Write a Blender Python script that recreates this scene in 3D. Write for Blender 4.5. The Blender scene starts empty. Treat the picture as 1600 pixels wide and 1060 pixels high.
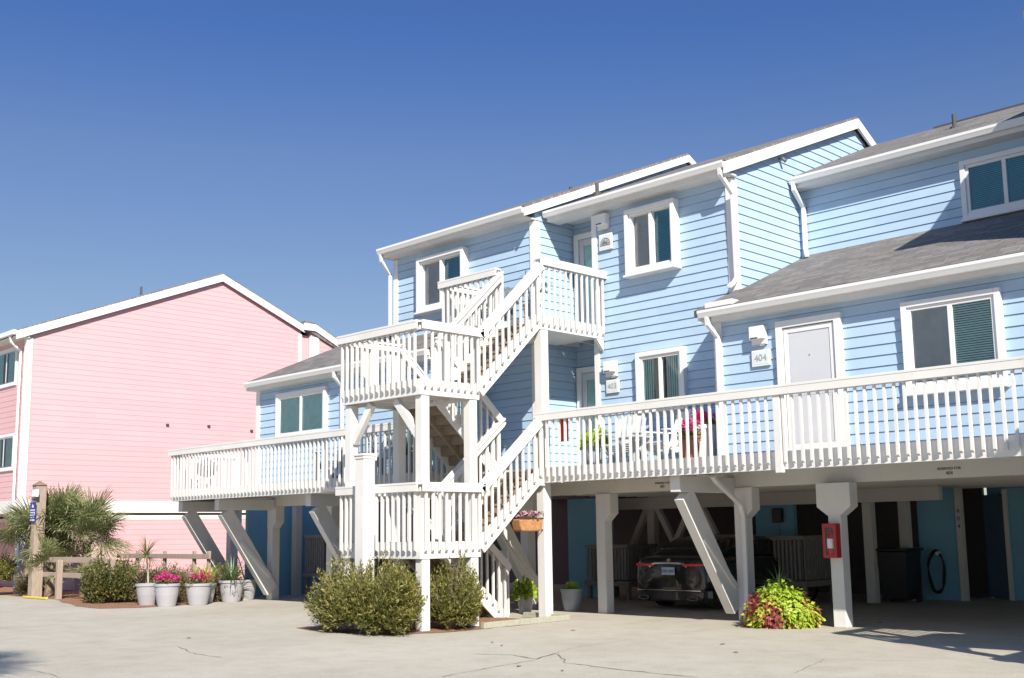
import bpy, math, random
from math import radians as R, sin, cos, pi
from mathutils import Vector, Matrix
random.seed(7)
scene = bpy.context.scene
col = scene.collection

# ------------------------------------------------------------------ camera
W_PX, F_PX, CX, CY = 1600.0, 1745.17, 817.38, 574.74
YAW, PITCH, ROLL = R(44.641), R(8.2847), R(-0.9035)
d = Vector((-sin(YAW)*cos(PITCH), cos(YAW)*cos(PITCH), sin(PITCH)))
r0 = Vector((cos(YAW), sin(YAW), 0)); u0 = r0.cross(d)
rr = cos(ROLL)*r0 + sin(ROLL)*u0
uu = -sin(ROLL)*r0 + cos(ROLL)*u0
cam = bpy.data.cameras.new("camera"); camo = bpy.data.objects.new("camera", cam); col.objects.link(camo)
m = Matrix.Identity(4)
for i in range(3):
    m[i][0] = rr[i]; m[i][1] = uu[i]; m[i][2] = -d[i]
m[0][3], m[1][3], m[2][3] = 0, 0, 1.6
camo.matrix_world = m
cam.sensor_width = 36; cam.lens = F_PX/W_PX*36
cam.shift_x = (800-CX)/W_PX; cam.shift_y = (CY-530)/W_PX
cam.clip_start = .05; cam.clip_end = 3000
scene.camera = camo

# ------------------------------------------------------------------ light
SUN = Vector((1.68, -1.0, 1.44)).normalized()
elev = math.asin(SUN.z)
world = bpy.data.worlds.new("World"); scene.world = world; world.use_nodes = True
nt = world.node_tree; nt.nodes.clear()
sky = nt.nodes.new('ShaderNodeTexSky'); sky.sky_type = 'NISHITA'; sky.sun_disc = False
sky.sun_elevation = elev; sky.sun_rotation = math.atan2(SUN.x, SUN.y)
sky.altitude = 0; sky.air_density = 1.0; sky.dust_density = 0.0; sky.ozone_density = 3.0
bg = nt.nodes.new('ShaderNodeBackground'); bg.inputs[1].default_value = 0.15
wo = nt.nodes.new('ShaderNodeOutputWorld')
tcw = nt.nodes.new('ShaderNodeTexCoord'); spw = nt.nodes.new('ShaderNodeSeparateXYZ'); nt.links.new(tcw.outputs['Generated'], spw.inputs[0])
rw_ = nt.nodes.new('ShaderNodeValToRGB'); e_ = rw_.color_ramp.elements          # less glare near the horizon; unseen zenith brightened to add fill light
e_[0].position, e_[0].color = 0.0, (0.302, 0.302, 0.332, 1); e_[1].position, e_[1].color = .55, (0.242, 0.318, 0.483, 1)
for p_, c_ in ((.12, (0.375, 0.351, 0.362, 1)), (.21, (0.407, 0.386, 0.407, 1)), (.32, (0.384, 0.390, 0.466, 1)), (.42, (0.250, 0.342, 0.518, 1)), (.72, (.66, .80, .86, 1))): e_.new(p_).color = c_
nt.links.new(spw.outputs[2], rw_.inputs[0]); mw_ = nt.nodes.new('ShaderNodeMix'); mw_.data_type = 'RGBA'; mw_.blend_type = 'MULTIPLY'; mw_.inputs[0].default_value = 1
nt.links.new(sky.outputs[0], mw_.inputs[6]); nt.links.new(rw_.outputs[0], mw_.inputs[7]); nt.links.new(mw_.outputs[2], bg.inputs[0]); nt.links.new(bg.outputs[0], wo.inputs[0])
sl = bpy.data.lights.new("sun", 'SUN'); sl.energy = 5.0; sl.angle = R(0.5); sl.color = (1, .94, .83)
so = bpy.data.objects.new("sun", sl); col.objects.link(so)
so.rotation_mode = 'QUATERNION'; so.rotation_quaternion = SUN.to_track_quat('Z', 'Y'); so.location = (0, 0, 30)
scene.view_settings.view_transform = 'Standard'; scene.view_settings.look = 'None'
scene.view_settings.exposure = 0.58; scene.view_settings.gamma = 1
scene.view_settings.use_curve_mapping = False

# ------------------------------------------------------------------ materials
def newmat(name):
    m = bpy.data.materials.new(name); m.use_nodes = True
    t = m.node_tree; b = t.nodes['Principled BSDF']
    return m, t, b
def N(t, typ, **k):
    n = t.nodes.new(typ)
    for a, v in k.items():
        if a.startswith('i_'): n.inputs[a[2:]].default_value = v
        else: setattr(n, a, v)
    return n
def ramp(t, fac, stops, interp='LINEAR'):
    n = t.nodes.new('ShaderNodeValToRGB'); n.color_ramp.interpolation = interp
    e = n.color_ramp.elements
    e[0].position, e[0].color = stops[0][0], (*stops[0][1], 1)
    e[1].position, e[1].color = stops[1][0], (*stops[1][1], 1)
    for p, c in stops[2:]:
        x = e.new(p); x.color = (*c, 1)
    t.links.new(fac, n.inputs[0]); return n
def sc(c, k): return tuple(min(1, v*k) for v in c)
def coords(t, scale=(1,1,1)):
    tc = t.nodes.new('ShaderNodeNewGeometry'); mp = t.nodes.new('ShaderNodeMapping')
    mp.inputs['Scale'].default_value = scale
    t.links.new(tc.outputs['Position'], mp.inputs[0]); return mp.outputs[0]
def paint(name, c, rough=.55, var=.07, dirt=0.0, board=0.0, spec=.35):
    m, t, b = newmat(name)
    co = coords(t)
    n1 = N(t, 'ShaderNodeTexNoise', i_Scale=1.3, i_Detail=6.0, i_Roughness=.6); t.links.new(co, n1.inputs[0])
    rp = ramp(t, n1.outputs[0], [(.3, sc(c, 1-var)), (.7, sc(c, 1+var*.5))])
    out = rp.outputs[0]
    if board:      # every clapboard a slightly different tone
        sp = N(t, 'ShaderNodeSeparateXYZ'); t.links.new(co, sp.inputs[0])
        mu = N(t, 'ShaderNodeMath', operation='MULTIPLY'); mu.inputs[1].default_value = 1/.165; t.links.new(sp.outputs[2], mu.inputs[0])
        fl = N(t, 'ShaderNodeMath', operation='FLOOR'); t.links.new(mu.outputs[0], fl.inputs[0])
        sx = N(t, 'ShaderNodeMath', operation='ADD'); t.links.new(sp.outputs[0], sx.inputs[0]); t.links.new(sp.outputs[1], sx.inputs[1])
        off = N(t, 'ShaderNodeMath', operation='MULTIPLY_ADD'); off.inputs[1].default_value = 1.37; t.links.new(fl.outputs[0], off.inputs[0]); t.links.new(sx.outputs[0], off.inputs[2])
        d3 = N(t, 'ShaderNodeMath', operation='MULTIPLY'); d3.inputs[1].default_value = 1/3.6; t.links.new(off.outputs[0], d3.inputs[0])
        f2 = N(t, 'ShaderNodeMath', operation='FLOOR'); t.links.new(d3.outputs[0], f2.inputs[0])
        cb = N(t, 'ShaderNodeCombineXYZ'); t.links.new(fl.outputs[0], cb.inputs[0]); t.links.new(f2.outputs[0], cb.inputs[1])
        wn = N(t, 'ShaderNodeTexWhiteNoise'); t.links.new(cb.outputs[0], wn.inputs[0])
        r2 = ramp(t, wn.outputs[0], [(0, (1-board,)*3), (1, (1, 1, 1))])
        mx = N(t, 'ShaderNodeMix', data_type='RGBA', blend_type='MULTIPLY'); mx.inputs[0].default_value = 1
        t.links.new(out, mx.inputs[6]); t.links.new(r2.outputs[0], mx.inputs[7]); out = mx.outputs[2]
    if dirt:
        n2 = N(t, 'ShaderNodeTexNoise', i_Scale=5.0, i_Detail=8.0, i_Roughness=.75)
        t.links.new(coords(t, (1, 1, .25)), n2.inputs[0])
        rd = ramp(t, n2.outputs[0], [(.56, (0, 0, 0)), (.75, (dirt,)*3)])
        mx = N(t, 'ShaderNodeMix', data_type='RGBA'); t.links.new(rd.outputs[0], mx.inputs[0])
        t.links.new(out, mx.inputs[6]); mx.inputs[7].default_value = (.34, .30, .25, 1); out = mx.outputs[2]
    t.links.new(out, b.inputs['Base Color'])
    n3 = N(t, 'ShaderNodeTexNoise', i_Scale=38.0, i_Detail=3.0); t.links.new(co, n3.inputs[0])
    bu = N(t, 'ShaderNodeBump', i_Strength=.12, i_Distance=.004); t.links.new(n3.outputs[0], bu.inputs['Height']); t.links.new(bu.outputs[0], b.inputs['Normal'])
    b.inputs['Roughness'].default_value = rough; b.inputs['Specular IOR Level'].default_value = spec
    return m
def plain(name, c, rough=.5, metal=0, coat=0, spec=.5):
    m, t, b = newmat(name)
    n1 = N(t, 'ShaderNodeTexNoise', i_Scale=6.0, i_Detail=4.0); t.links.new(coords(t), n1.inputs[0])
    rp = ramp(t, n1.outputs[0], [(.3, sc(c, .9)), (.7, sc(c, 1.06))]); t.links.new(rp.outputs[0], b.inputs['Base Color'])
    b.inputs['Roughness'].default_value = rough; b.inputs['Metallic'].default_value = metal
    b.inputs['Coat Weight'].default_value = coat; b.inputs['Coat Roughness'].default_value = .04
    b.inputs['Specular IOR Level'].default_value = spec
    return m
def leafmat(name, cols, rough=.45, trans=.25):
    m, t, b = newmat(name)
    g = t.nodes.new('ShaderNodeNewGeometry')
    n = N(t, 'ShaderNodeTexNoise', i_Scale=2.6, i_Detail=2.0); t.links.new(coords(t), n.inputs[0])
    ma = N(t, 'ShaderNodeMath', operation='MULTIPLY_ADD'); ma.inputs[1].default_value = .62
    mb = N(t, 'ShaderNodeMath', operation='MULTIPLY_ADD'); mb.inputs[1].default_value = .9; mb.inputs[2].default_value = -.26
    t.links.new(n.outputs[0], mb.inputs[0]); t.links.new(g.outputs['Random Per Island'], ma.inputs[0]); t.links.new(mb.outputs[0], ma.inputs[2])
    k = len(cols)
    rp = ramp(t, ma.outputs[0], [(i/(k-1), c) for i, c in enumerate(cols)])
    t.links.new(rp.outputs[0], b.inputs['Base Color']); b.inputs['Roughness'].default_value = rough
    tr = t.nodes.new('ShaderNodeBsdfTranslucent'); t.links.new(rp.outputs[0], tr.inputs[0])
    mx = t.nodes.new('ShaderNodeMixShader'); mx.inputs[0].default_value = trans
    t.links.new(b.outputs[0], mx.inputs[1]); t.links.new(tr.outputs[0], mx.inputs[2])
    t.links.new(mx.outputs[0], t.nodes['Material Output'].inputs[0])
    return m
def woodmat(name, c1, c2, scale=(6, 6, .8)):
    m, t, b = newmat(name)
    n = N(t, 'ShaderNodeTexNoise', i_Scale=5.0, i_Detail=8.0, i_Roughness=.7); t.links.new(coords(t, scale), n.inputs[0])
    rp = ramp(t, n.outputs[0], [(.3, c1), (.7, c2)]); t.links.new(rp.outputs[0], b.inputs['Base Color'])
    b.inputs['Roughness'].default_value = .8
    bu = N(t, 'ShaderNodeBump', i_Strength=.3, i_Distance=.01); t.links.new(n.outputs[0], bu.inputs['Height']); t.links.new(bu.outputs[0], b.inputs['Normal'])
    return m
def glassmat(name, tint=(.96, .99, .99), refl=.22):
    m, t, b = newmat(name); t.nodes.remove(b)
    tr = t.nodes.new('ShaderNodeBsdfTransparent'); tr.inputs[0].default_value = (*tint, 1)
    gl = t.nodes.new('ShaderNodeBsdfGlossy'); gl.inputs['Roughness'].default_value = .02
    n = N(t, 'ShaderNodeTexNoise', i_Scale=.9, i_Detail=1.0); t.links.new(coords(t), n.inputs[0])
    bu = N(t, 'ShaderNodeBump', i_Strength=.25, i_Distance=.05); t.links.new(n.outputs[0], bu.inputs['Height']); t.links.new(bu.outputs[0], gl.inputs['Normal'])
    lw = t.nodes.new('ShaderNodeLayerWeight'); lw.inputs[0].default_value = refl
    ad = N(t, 'ShaderNodeMath', operation='ADD'); ad.inputs[1].default_value = .06; ad.use_clamp = True
    t.links.new(lw.outputs['Fresnel'], ad.inputs[0])
    mx = t.nodes.new('ShaderNodeMixShader'); t.links.new(ad.outputs[0], mx.inputs[0])
    t.links.new(tr.outputs[0], mx.inputs[1]); t.links.new(gl.outputs[0], mx.inputs[2])
    t.links.new(mx.outputs[0], t.nodes['Material Output'].inputs[0])
    return m
def shingle():
    m, t, b = newmat('shingle')
    co = coords(t)
    sp = N(t, 'ShaderNodeSeparateXYZ'); t.links.new(co, sp.inputs[0])
    cb = N(t, 'ShaderNodeCombineXYZ'); t.links.new(sp.outputs[0], cb.inputs[0]); t.links.new(sp.outputs[1], cb.inputs[1])
    br = N(t, 'ShaderNodeTexBrick', offset=.37, squash_frequency=3, squash=1.5); br.inputs['Scale'].default_value = 1
    br.inputs['Brick Width'].default_value = .27; br.inputs['Row Height'].default_value = .135; br.inputs['Mortar Size'].default_value = .008
    br.inputs['Color1'].default_value = (.25, .232, .22, 1); br.inputs['Color2'].default_value = (.155, .145, .142, 1); br.inputs['Mortar'].default_value = (.09, .085, .08, 1)
    br.inputs['Bias'].default_value = .1
    t.links.new(cb.outputs[0], br.inputs[0])
    n = N(t, 'ShaderNodeTexNoise', i_Scale=1.1, i_Detail=8.0, i_Roughness=.7); t.links.new(co, n.inputs[0])
    rp = ramp(t, n.outputs[0], [(.3, (.78, .76, .76)), (.7, (1.0, 1.0, 1.0))])
    mx = N(t, 'ShaderNodeMix', data_type='RGBA', blend_type='MULTIPLY'); mx.inputs[0].default_value = 1
    t.links.new(br.outputs[0], mx.inputs[6]); t.links.new(rp.outputs[0], mx.inputs[7]); t.links.new(mx.outputs[2], b.inputs['Base Color'])
    b.inputs['Roughness'].default_value = .92
    bu = N(t, 'ShaderNodeBump', i_Strength=.7, i_Distance=.02); t.links.new(br.outputs[0], bu.inputs['Height']); t.links.new(bu.outputs[0], b.inputs['Normal'])
    return m
def concrete():
    m, t, b = newmat('concrete')
    co = coords(t)
    n1 = N(t, 'ShaderNodeTexNoise', i_Scale=.35, i_Detail=9.0, i_Roughness=.62); t.links.new(co, n1.inputs[0])
    r1 = ramp(t, n1.outputs[0], [(.28, (.405, .367, .302)), (.5, (.465, .425, .358)), (.72, (.505, .469, .405))])
    n2 = N(t, 'ShaderNodeTexNoise', i_Scale=22.0, i_Detail=6.0, i_Roughness=.7); t.links.new(co, n2.inputs[0])
    r2 = ramp(t, n2.outputs[0], [(.3, (.84, .84, .83)), (.65, (1, 1, 1))])
    n4 = N(t, 'ShaderNodeTexNoise', i_Scale=2.3, i_Detail=7.0, i_Roughness=.65); t.links.new(co, n4.inputs[0])
    r4 = ramp(t, n4.outputs[0], [(.30, (.84, .83, .81)), (.55, (1, 1, 1))])
    mx = N(t, 'ShaderNodeMix', data_type='RGBA', blend_type='MULTIPLY'); mx.inputs[0].default_value = .9
    t.links.new(r1.outputs[0], mx.inputs[6]); t.links.new(r2.outputs[0], mx.inputs[7])
    m2 = N(t, 'ShaderNodeMix', data_type='RGBA', blend_type='MULTIPLY'); m2.inputs[0].default_value = .8
    t.links.new(mx.outputs[2], m2.inputs[6]); t.links.new(r4.outputs[0], m2.inputs[7])
    n5 = N(t, 'ShaderNodeTexVoronoi', i_Scale=.55, i_Randomness=1.0); n6 = N(t, 'ShaderNodeTexNoise', i_Scale=3.0, i_Detail=6.0)
    t.links.new(co, n6.inputs[0]); ad = N(t, 'ShaderNodeMix', data_type='VECTOR'); ad.inputs[0].default_value = .16
    t.links.new(co, ad.inputs[4]); t.links.new(n6.outputs[1], ad.inputs[5]); t.links.new(ad.outputs[1], n5.inputs[0])
    r5 = ramp(t, n5.outputs[0], [(.05, (.74, .72, .70)), (.17, (1, 1, 1))])
    m3 = N(t, 'ShaderNodeMix', data_type='RGBA', blend_type='MULTIPLY'); m3.inputs[0].default_value = .45
    t.links.new(m2.outputs[2], m3.inputs[6]); t.links.new(r5.outputs[0], m3.inputs[7])
    t.links.new(m3.outputs[2], b.inputs['Base Color']); b.inputs['Roughness'].default_value = .9
    n3 = N(t, 'ShaderNodeTexNoise', i_Scale=60.0, i_Detail=5.0); t.links.new(co, n3.inputs[0])
    bu = N(t, 'ShaderNodeBump', i_Strength=.25, i_Distance=.01); t.links.new(n3.outputs[0], bu.inputs['Height']); t.links.new(bu.outputs[0], b.inputs['Normal'])
    return m
def mulchmat():
    m, t, b = newmat('mulch')
    n = N(t, 'ShaderNodeTexNoise', i_Scale=14.0, i_Detail=9.0, i_Roughness=.8); t.links.new(coords(t, (1, 2.2, 1)), n.inputs[0])
    rp = ramp(t, n.outputs[0], [(.3, (.12, .05, .03)), (.5, (.30, .15, .09)), (.7, (.46, .28, .18))])
    t.links.new(rp.outputs[0], b.inputs['Base Color']); b.inputs['Roughness'].default_value = .95
    bu = N(t, 'ShaderNodeBump', i_Strength=.9, i_Distance=.04); t.links.new(n.outputs[0], bu.inputs['Height']); t.links.new(bu.outputs[0], b.inputs['Normal'])
    return m

BLUE = paint('blue_paint', (.41, .55, .705), .6, .06, dirt=.07, board=.07)
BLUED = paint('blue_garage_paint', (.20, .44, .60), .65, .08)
PINK = paint('pink_paint', (.66, .405, .425), .6, .03, board=.035)
WHITE = paint('white_paint', (.70, .685, .66), .55, .08, dirt=.22)
WHITED = paint('weathered_white_paint', (.68, .665, .64), .6, .07, dirt=.30)
CREAM = paint('cream_paint', (.64, .61, .56), .6, .07, dirt=.25)
TRIM = paint('white_trim', (.75, .745, .735), .4, .02)
DOORP = paint('door_paint', (.56, .57, .60), .4, .02)
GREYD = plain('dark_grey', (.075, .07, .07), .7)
BLACK = plain('black_plastic', (.012, .012, .014), .4)
DARKROOM = plain('dark_room', (.06, .07, .08), .9)
BLIND = plain('blind_blue', (.08, .34, .46), .6)
CURT = plain('curtain_pale', (.46, .68, .63), .8)
GLASS = glassmat('window_glass')
SHINGLE = shingle(); CONC = concrete(); MULCH = mulchmat()
RAWWOOD = woodmat('raw_wood', (.17, .12, .08), (.34, .25, .17))
GREYWOOD = woodmat('grey_wood', (.26, .20, .155), (.42, .335, .27))
PLATWOOD = woodmat('platform_wood', (.16, .14, .12), (.30, .26, .22), (1, 6, 6))
SLATWOOD = woodmat('slat_wood', (.17, .15, .14), (.32, .29, .27))
EDGING = woodmat('edging_wood', (.28, .27, .21), (.44, .43, .34), (1, 6, 6))
TREAD = woodmat('tread_wood', (.20, .15, .11), (.36, .28, .21), (1, 5, 5))
POT = paint('pot_grey', (.36, .355, .375), .6, .05)
POTD = plain('zinc_pot', (.30, .33, .37), .5, .2)
TERRA = plain('terracotta', (.30, .13, .09), .8)
SOIL = plain('soil', (.05, .035, .025), .95)
RED = plain('red_paint', (.42, .012, .02), .4, 0, .4)
REDCLOTH = plain('red_cloth', (.66, .04, .06), .9)
CAR = plain('car_black', (.008, .008, .012), .25, .2, 1.0)
CHROME = plain('chrome', (.75, .75, .75), .18, 1)
TAIL = plain('tail_lamp_red', (.80, .03, .05), .2, 0, 1)
CARGLASS = plain('car_glass', (.01, .012, .014), .05, 0, 1)
PLATE = plain('licence_plate', (.55, .60, .72), .5)
RUBBER = plain('rubber', (.02, .02, .02), .8)
CHAIRP = plain('slate_plastic', (.13, .15, .17), .5)
CHAIRW = plain('grey_plastic', (.45, .47, .48), .5)
SIGNBLUE = plain('sign_blue', (.03, .03, .28), .4)
SIGNWHITE = plain('sign_white', (.75, .75, .78), .4)
YELLOW = plain('yellow_paint', (.65, .50, .08), .6)
METAL = plain('steel', (.25, .25, .26), .5, .6)
COCO = woodmat('coco_fibre', (.30, .13, .05), (.55, .28, .12), (4, 4, 4))
BUSHL = leafmat('bush_leaf', [(.04, .055, .012), (.12, .13, .028), (.25, .23, .055), (.40, .33, .11)])
HEDGEL = leafmat('hedge_leaf', [(.035, .05, .012), (.10, .115, .03), (.18, .17, .05), (.24, .19, .08)])
HEDGEB = leafmat('hedge_leaf_tan', [(.06, .05, .02), (.15, .12, .05), (.24, .19, .09), (.30, .24, .13)])
PALML = leafmat('palm_leaf', [(.05, .075, .028), (.15, .18, .07), (.28, .30, .14), (.46, .44, .25)], .4, .15)
YUCL = leafmat('yucca_leaf', [(.06, .11, .04), (.15, .22, .09), (.28, .34, .18)], .4, .2)
CORDL = leafmat('cordyline_leaf', [(.08, .10, .03), (.20, .22, .08), (.34, .34, .15)], .4, .2)
LIME = leafmat('lime_leaf', [(.18, .32, .02), (.36, .50, .04), (.55, .62, .09)], .5, .3)
COLEUS_Y = leafmat('coleus_yellow', [(.16, .26, .02), (.38, .46, .04), (.58, .56, .10), (.62, .50, .16)], .5, .3)
COLEUS_R = leafmat('coleus_red', [(.07, .01, .015), (.22, .03, .04), (.36, .09, .07), (.45, .20, .12)], .5, .25)
DKGRASS = leafmat('dark_strap_leaf', [(.02, .045, .02), (.06, .11, .05), (.14, .20, .10)], .4, .15)
MAGENTA = leafmat('magenta_petal', [(.45, .01, .13), (.72, .03, .26), (.85, .12, .42)], .6, .3)
PINKP = leafmat('pink_petal', [(.45, .18, .30), (.62, .32, .45), (.75, .50, .60)], .6, .3)
BARK = woodmat('bark', (.13, .09, .06), (.30, .23, .16), (5, 5, 3))
CRACK = plain('crack_dark', (.20, .17, .14), .95)
LEAFDRY = plain('dry_leaf', (.16, .08, .04), .9)

# ------------------------------------------------------------------ helpers
def wloc(o):
    v = Vector((0, 0, 0))
    while o: v += o.location; o = o.parent
    return v
def nrm(v): return Vector(v).normalized()
class MB:
    def __init__(s): s.v = []; s.f = []; s.mi = []; s.cur = 0
    def add(s, vs, fs):
        b = len(s.v); s.v += [tuple(p) for p in vs]; s.f += [tuple(b+i for i in f) for f in fs]; s.mi += [s.cur]*len(fs)
    def box(s, x0, x1, y0, y1, z0, z1):
        x0, x1 = min(x0, x1), max(x0, x1); y0, y1 = min(y0, y1), max(y0, y1); z0, z1 = min(z0, z1), max(z0, z1)
        s.add([(x0,y0,z0),(x1,y0,z0),(x1,y1,z0),(x0,y1,z0),(x0,y0,z1),(x1,y0,z1),(x1,y1,z1),(x0,y1,z1)],
              [(0,3,2,1),(4,5,6,7),(0,1,5,4),(1,2,6,5),(2,3,7,6),(3,0,4,7)]); return s
    def beam(s, p0, p1, w, h, side=None):
        p0, p1 = Vector(p0), Vector(p1); a = (p1-p0).normalized()
        sd = Vector(side).normalized() if side else (Vector((0,0,1)).cross(a) if abs(a.z) < .999 else Vector((1,0,0)))
        sd = (sd - a*sd.dot(a)).normalized(); up = a.cross(sd)
        vs = []
        for p in (p0, p1):
            for i, j in ((-1,-1),(1,-1),(1,1),(-1,1)): vs.append(p + sd*(i*w/2) + up*(j*h/2))
        s.add(vs, [(0,3,2,1),(4,5,6,7),(0,1,5,4),(1,2,6,5),(2,3,7,6),(3,0,4,7)]); return s
    def prism(s, poly, axis, a, b):
        n = len(poly)
        def P(q, k):
            return {'x': (k, q[0], q[1]), 'y': (q[0], k, q[1]), 'z': (q[0], q[1], k)}[axis]
        s.add([P(q, a) for q in poly] + [P(q, b) for q in poly],
              [tuple(range(n))[::-1], tuple(range(n, 2*n))] + [(i, (i+1) % n, n+(i+1) % n, n+i) for i in range(n)]); return s
    def tube(s, pts, r, n=8, caps=True, rs=None):
        pts = [Vector(p) for p in pts]; rings = []
        prev = None
        for i, p in enumerate(pts):
            a = (pts[min(i+1, len(pts)-1)] - pts[max(i-1, 0)]).normalized()
            if prev is None: sd = a.orthogonal().normalized()
            else: sd = (prev - a*prev.dot(a)).normalized()
            prev = sd; up = a.cross(sd); q = rs[i] if rs else r
            rings.append([p + sd*(cos(2*pi*k/n)*q) + up*(sin(2*pi*k/n)*q) for k in range(n)])
        vs = [v for rg in rings for v in rg]; fs = []
        for i in range(len(pts)-1):
            for k in range(n): fs.append((i*n+k, i*n+(k+1) % n, (i+1)*n+(k+1) % n, (i+1)*n+k))
        if caps: fs += [tuple(range(n))[::-1], tuple(range((len(pts)-1)*n, len(pts)*n))]
        s.add(vs, fs); return s
    def lathe(s, prof, c=(0,0,0), n=28):
        vs = []; fs = []
        for r, z in prof:
            for k in range(n): vs.append((c[0]+r*cos(2*pi*k/n), c[1]+r*sin(2*pi*k/n), c[2]+z))
        for i in range(len(prof)-1):
            for k in range(n): fs.append((i*n+k, i*n+(k+1) % n, (i+1)*n+(k+1) % n, (i+1)*n+k))
        fs += [tuple(range(n))[::-1], tuple(range((len(prof)-1)*n, len(prof)*n))]
        s.add(vs, fs); return s
    def ball(s, c, r, nu=8, nv=5, sq=(1,1,1)):
        vs = []; fs = []
        for j in range(nv+1):
            th = pi*j/nv
            for k in range(nu): vs.append((c[0]+r*sq[0]*sin(th)*cos(2*pi*k/nu), c[1]+r*sq[1]*sin(th)*sin(2*pi*k/nu), c[2]+r*sq[2]*cos(th)))
        for j in range(nv):
            for k in range(nu): fs.append((j*nu+k, (j+1)*nu+k, (j+1)*nu+(k+1) % nu, j*nu+(k+1) % nu))
        s.add(vs, fs); return s
    def leaf(s, p, dr, nr, L, w, bend=0.0):
        p = Vector(p); dr = nrm(dr); sd = dr.cross(Vector(nr)); sd = sd.normalized() if sd.length > 1e-4 else dr.orthogonal().normalized()
        up = sd.cross(dr)
        m1 = p + dr*L*.45 + up*bend*.3
        s.add([p, m1 + sd*w/2, p + dr*L + up*bend, m1 - sd*w/2], [(0, 1, 2, 3)])
    def strap(s, p, dr, L, w, droop, seg=4, fold=0):
        p = Vector(p); dr = nrm(dr); sd = dr.cross(Vector((0,0,1))); sd = sd.normalized() if sd.length > 1e-3 else Vector((1,0,0))
        vs = []; q = p.copy(); dd = dr.copy()
        for i in range(seg+1):
            t = i/seg; ww = w*(1-t**2)*(.6+.4*min(1, t*4)) + .001
            vs += [q - sd*ww/2, q + sd*ww/2]
            dd = (dd + Vector((0,0,-droop/seg*(1+t)))).normalized(); q = q + dd*(L/seg)
        s.add(vs, [(2*i, 2*i+1, 2*i+3, 2*i+2) for i in range(seg)])
    def build(s, name, mat, parent=None, bevel=0, smooth=False):
        o3 = wloc(parent) if parent else Vector((0,0,0))
        me = bpy.data.meshes.new(name); me.from_pydata([tuple(Vector(v)-o3) for v in s.v], [], s.f); me.update()
        mats = mat if isinstance(mat, (list, tuple)) else [mat]
        for q in mats: me.materials.append(q)
        if len(mats) > 1: me.polygons.foreach_set('material_index', s.mi)
        if smooth: me.shade_smooth()
        o = bpy.data.objects.new(name, me); col.objects.link(o)
        if parent: o.parent = parent
        if bevel:
            b = o.modifiers.new('bevel', 'BEVEL'); b.width = bevel; b.segments = 2; b.limit_method = 'ANGLE'; b.harden_normals = False
        return o
def thing(name, label, cat, loc=(0,0,0), group=None):
    o = bpy.data.objects.new(name, None); col.objects.link(o); o.location = loc; o.empty_display_size = .3
    o['label'] = label; o['category'] = cat
    if group: o['group'] = group
    return o
def tag(o, label, cat, group=None):
    o['label'] = label; o['category'] = cat
    if group: o['group'] = group
    return o
def structure(o, kind='structure'): o['kind'] = kind; return o
def copy_tree(o, parent=None):
    c = o.copy(); col.objects.link(c); c.parent = parent
    for ch in list(o.children): copy_tree(ch, c)
    return c
def text(name, body, size, mat, parent, loc, rot, extrude=.002):
    cu = bpy.data.curves.new(name, 'FONT'); cu.body = body; cu.size = size; cu.extrude = extrude; cu.align_x = 'CENTER'; cu.align_y = 'CENTER'
    cu.materials.append(mat)
    tmp = bpy.data.objects.new(name, cu); col.objects.link(tmp); bpy.context.view_layer.update()
    me = bpy.data.meshes.new_from_object(tmp.evaluated_get(bpy.context.evaluated_depsgraph_get())); me.name = name
    bpy.data.objects.remove(tmp); o = bpy.data.objects.new(name, me); col.objects.link(o); o.parent = parent
    o.location = Vector(loc) - wloc(parent); o.rotation_euler = rot
    return o
FACE_Y = (pi/2, 0, 0)      # reads from -Y
FACE_X = (pi/2, 0, pi/2)   # reads from +X

EXPO = .165
def clip(poly, z, keep_above):
    out = []
    for i in range(len(poly)):
        a, b = poly[i], poly[(i+1) % len(poly)]
        ia = (a[1] >= z) == keep_above or a[1] == z; ib = (b[1] >= z) == keep_above or b[1] == z
        if ia: out.append(a)
        if ia != ib:
            t = (z-a[1])/(b[1]-a[1]); out.append((a[0]+t*(b[0]-a[0]), z))
    return out
def siding(mb, plane, c, poly, sign, lap=.016, gap=.006):
    """clapboards on a convex (s, z) polygon. plane 'y': facing sign*Y at y=c; plane 'x': facing sign*X at x=c"""
    zs = [p[1] for p in poly]; k = int(math.floor(min(zs)/EXPO))
    while k*EXPO < max(zs):
        za, zb = k*EXPO+gap, (k+1)*EXPO
        q = clip(clip(poly, max(za, min(zs)), True), min(zb, max(zs)), False)
        k += 1
        q2 = []
        for p in q:
            if not q2 or (abs(p[0]-q2[-1][0])+abs(p[1]-q2[-1][1])) > 1e-5: q2.append(p)
        if len(q2) > 1 and abs(q2[0][0]-q2[-1][0])+abs(q2[0][1]-q2[-1][1]) < 1e-5: q2.pop()
        if len(q2) < 3: continue
        def P(s_, z_, off):
            o = c + sign*off
            return (s_, o, z_) if plane == 'y' else (o, s_, z_)
        def offz(z_): return .006 + lap*(1-(z_-za)/(zb-za))
        n = len(q2)
        vs = [P(a, b, offz(b)) for a, b in q2] + [P(a, b, -.02) for a, b in q2]
        fs = [tuple(range(n))] + [(i, n+i, n+(i+1) % n, (i+1) % n) for i in range(n)]
        mb.add(vs, fs)
    return mb

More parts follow.
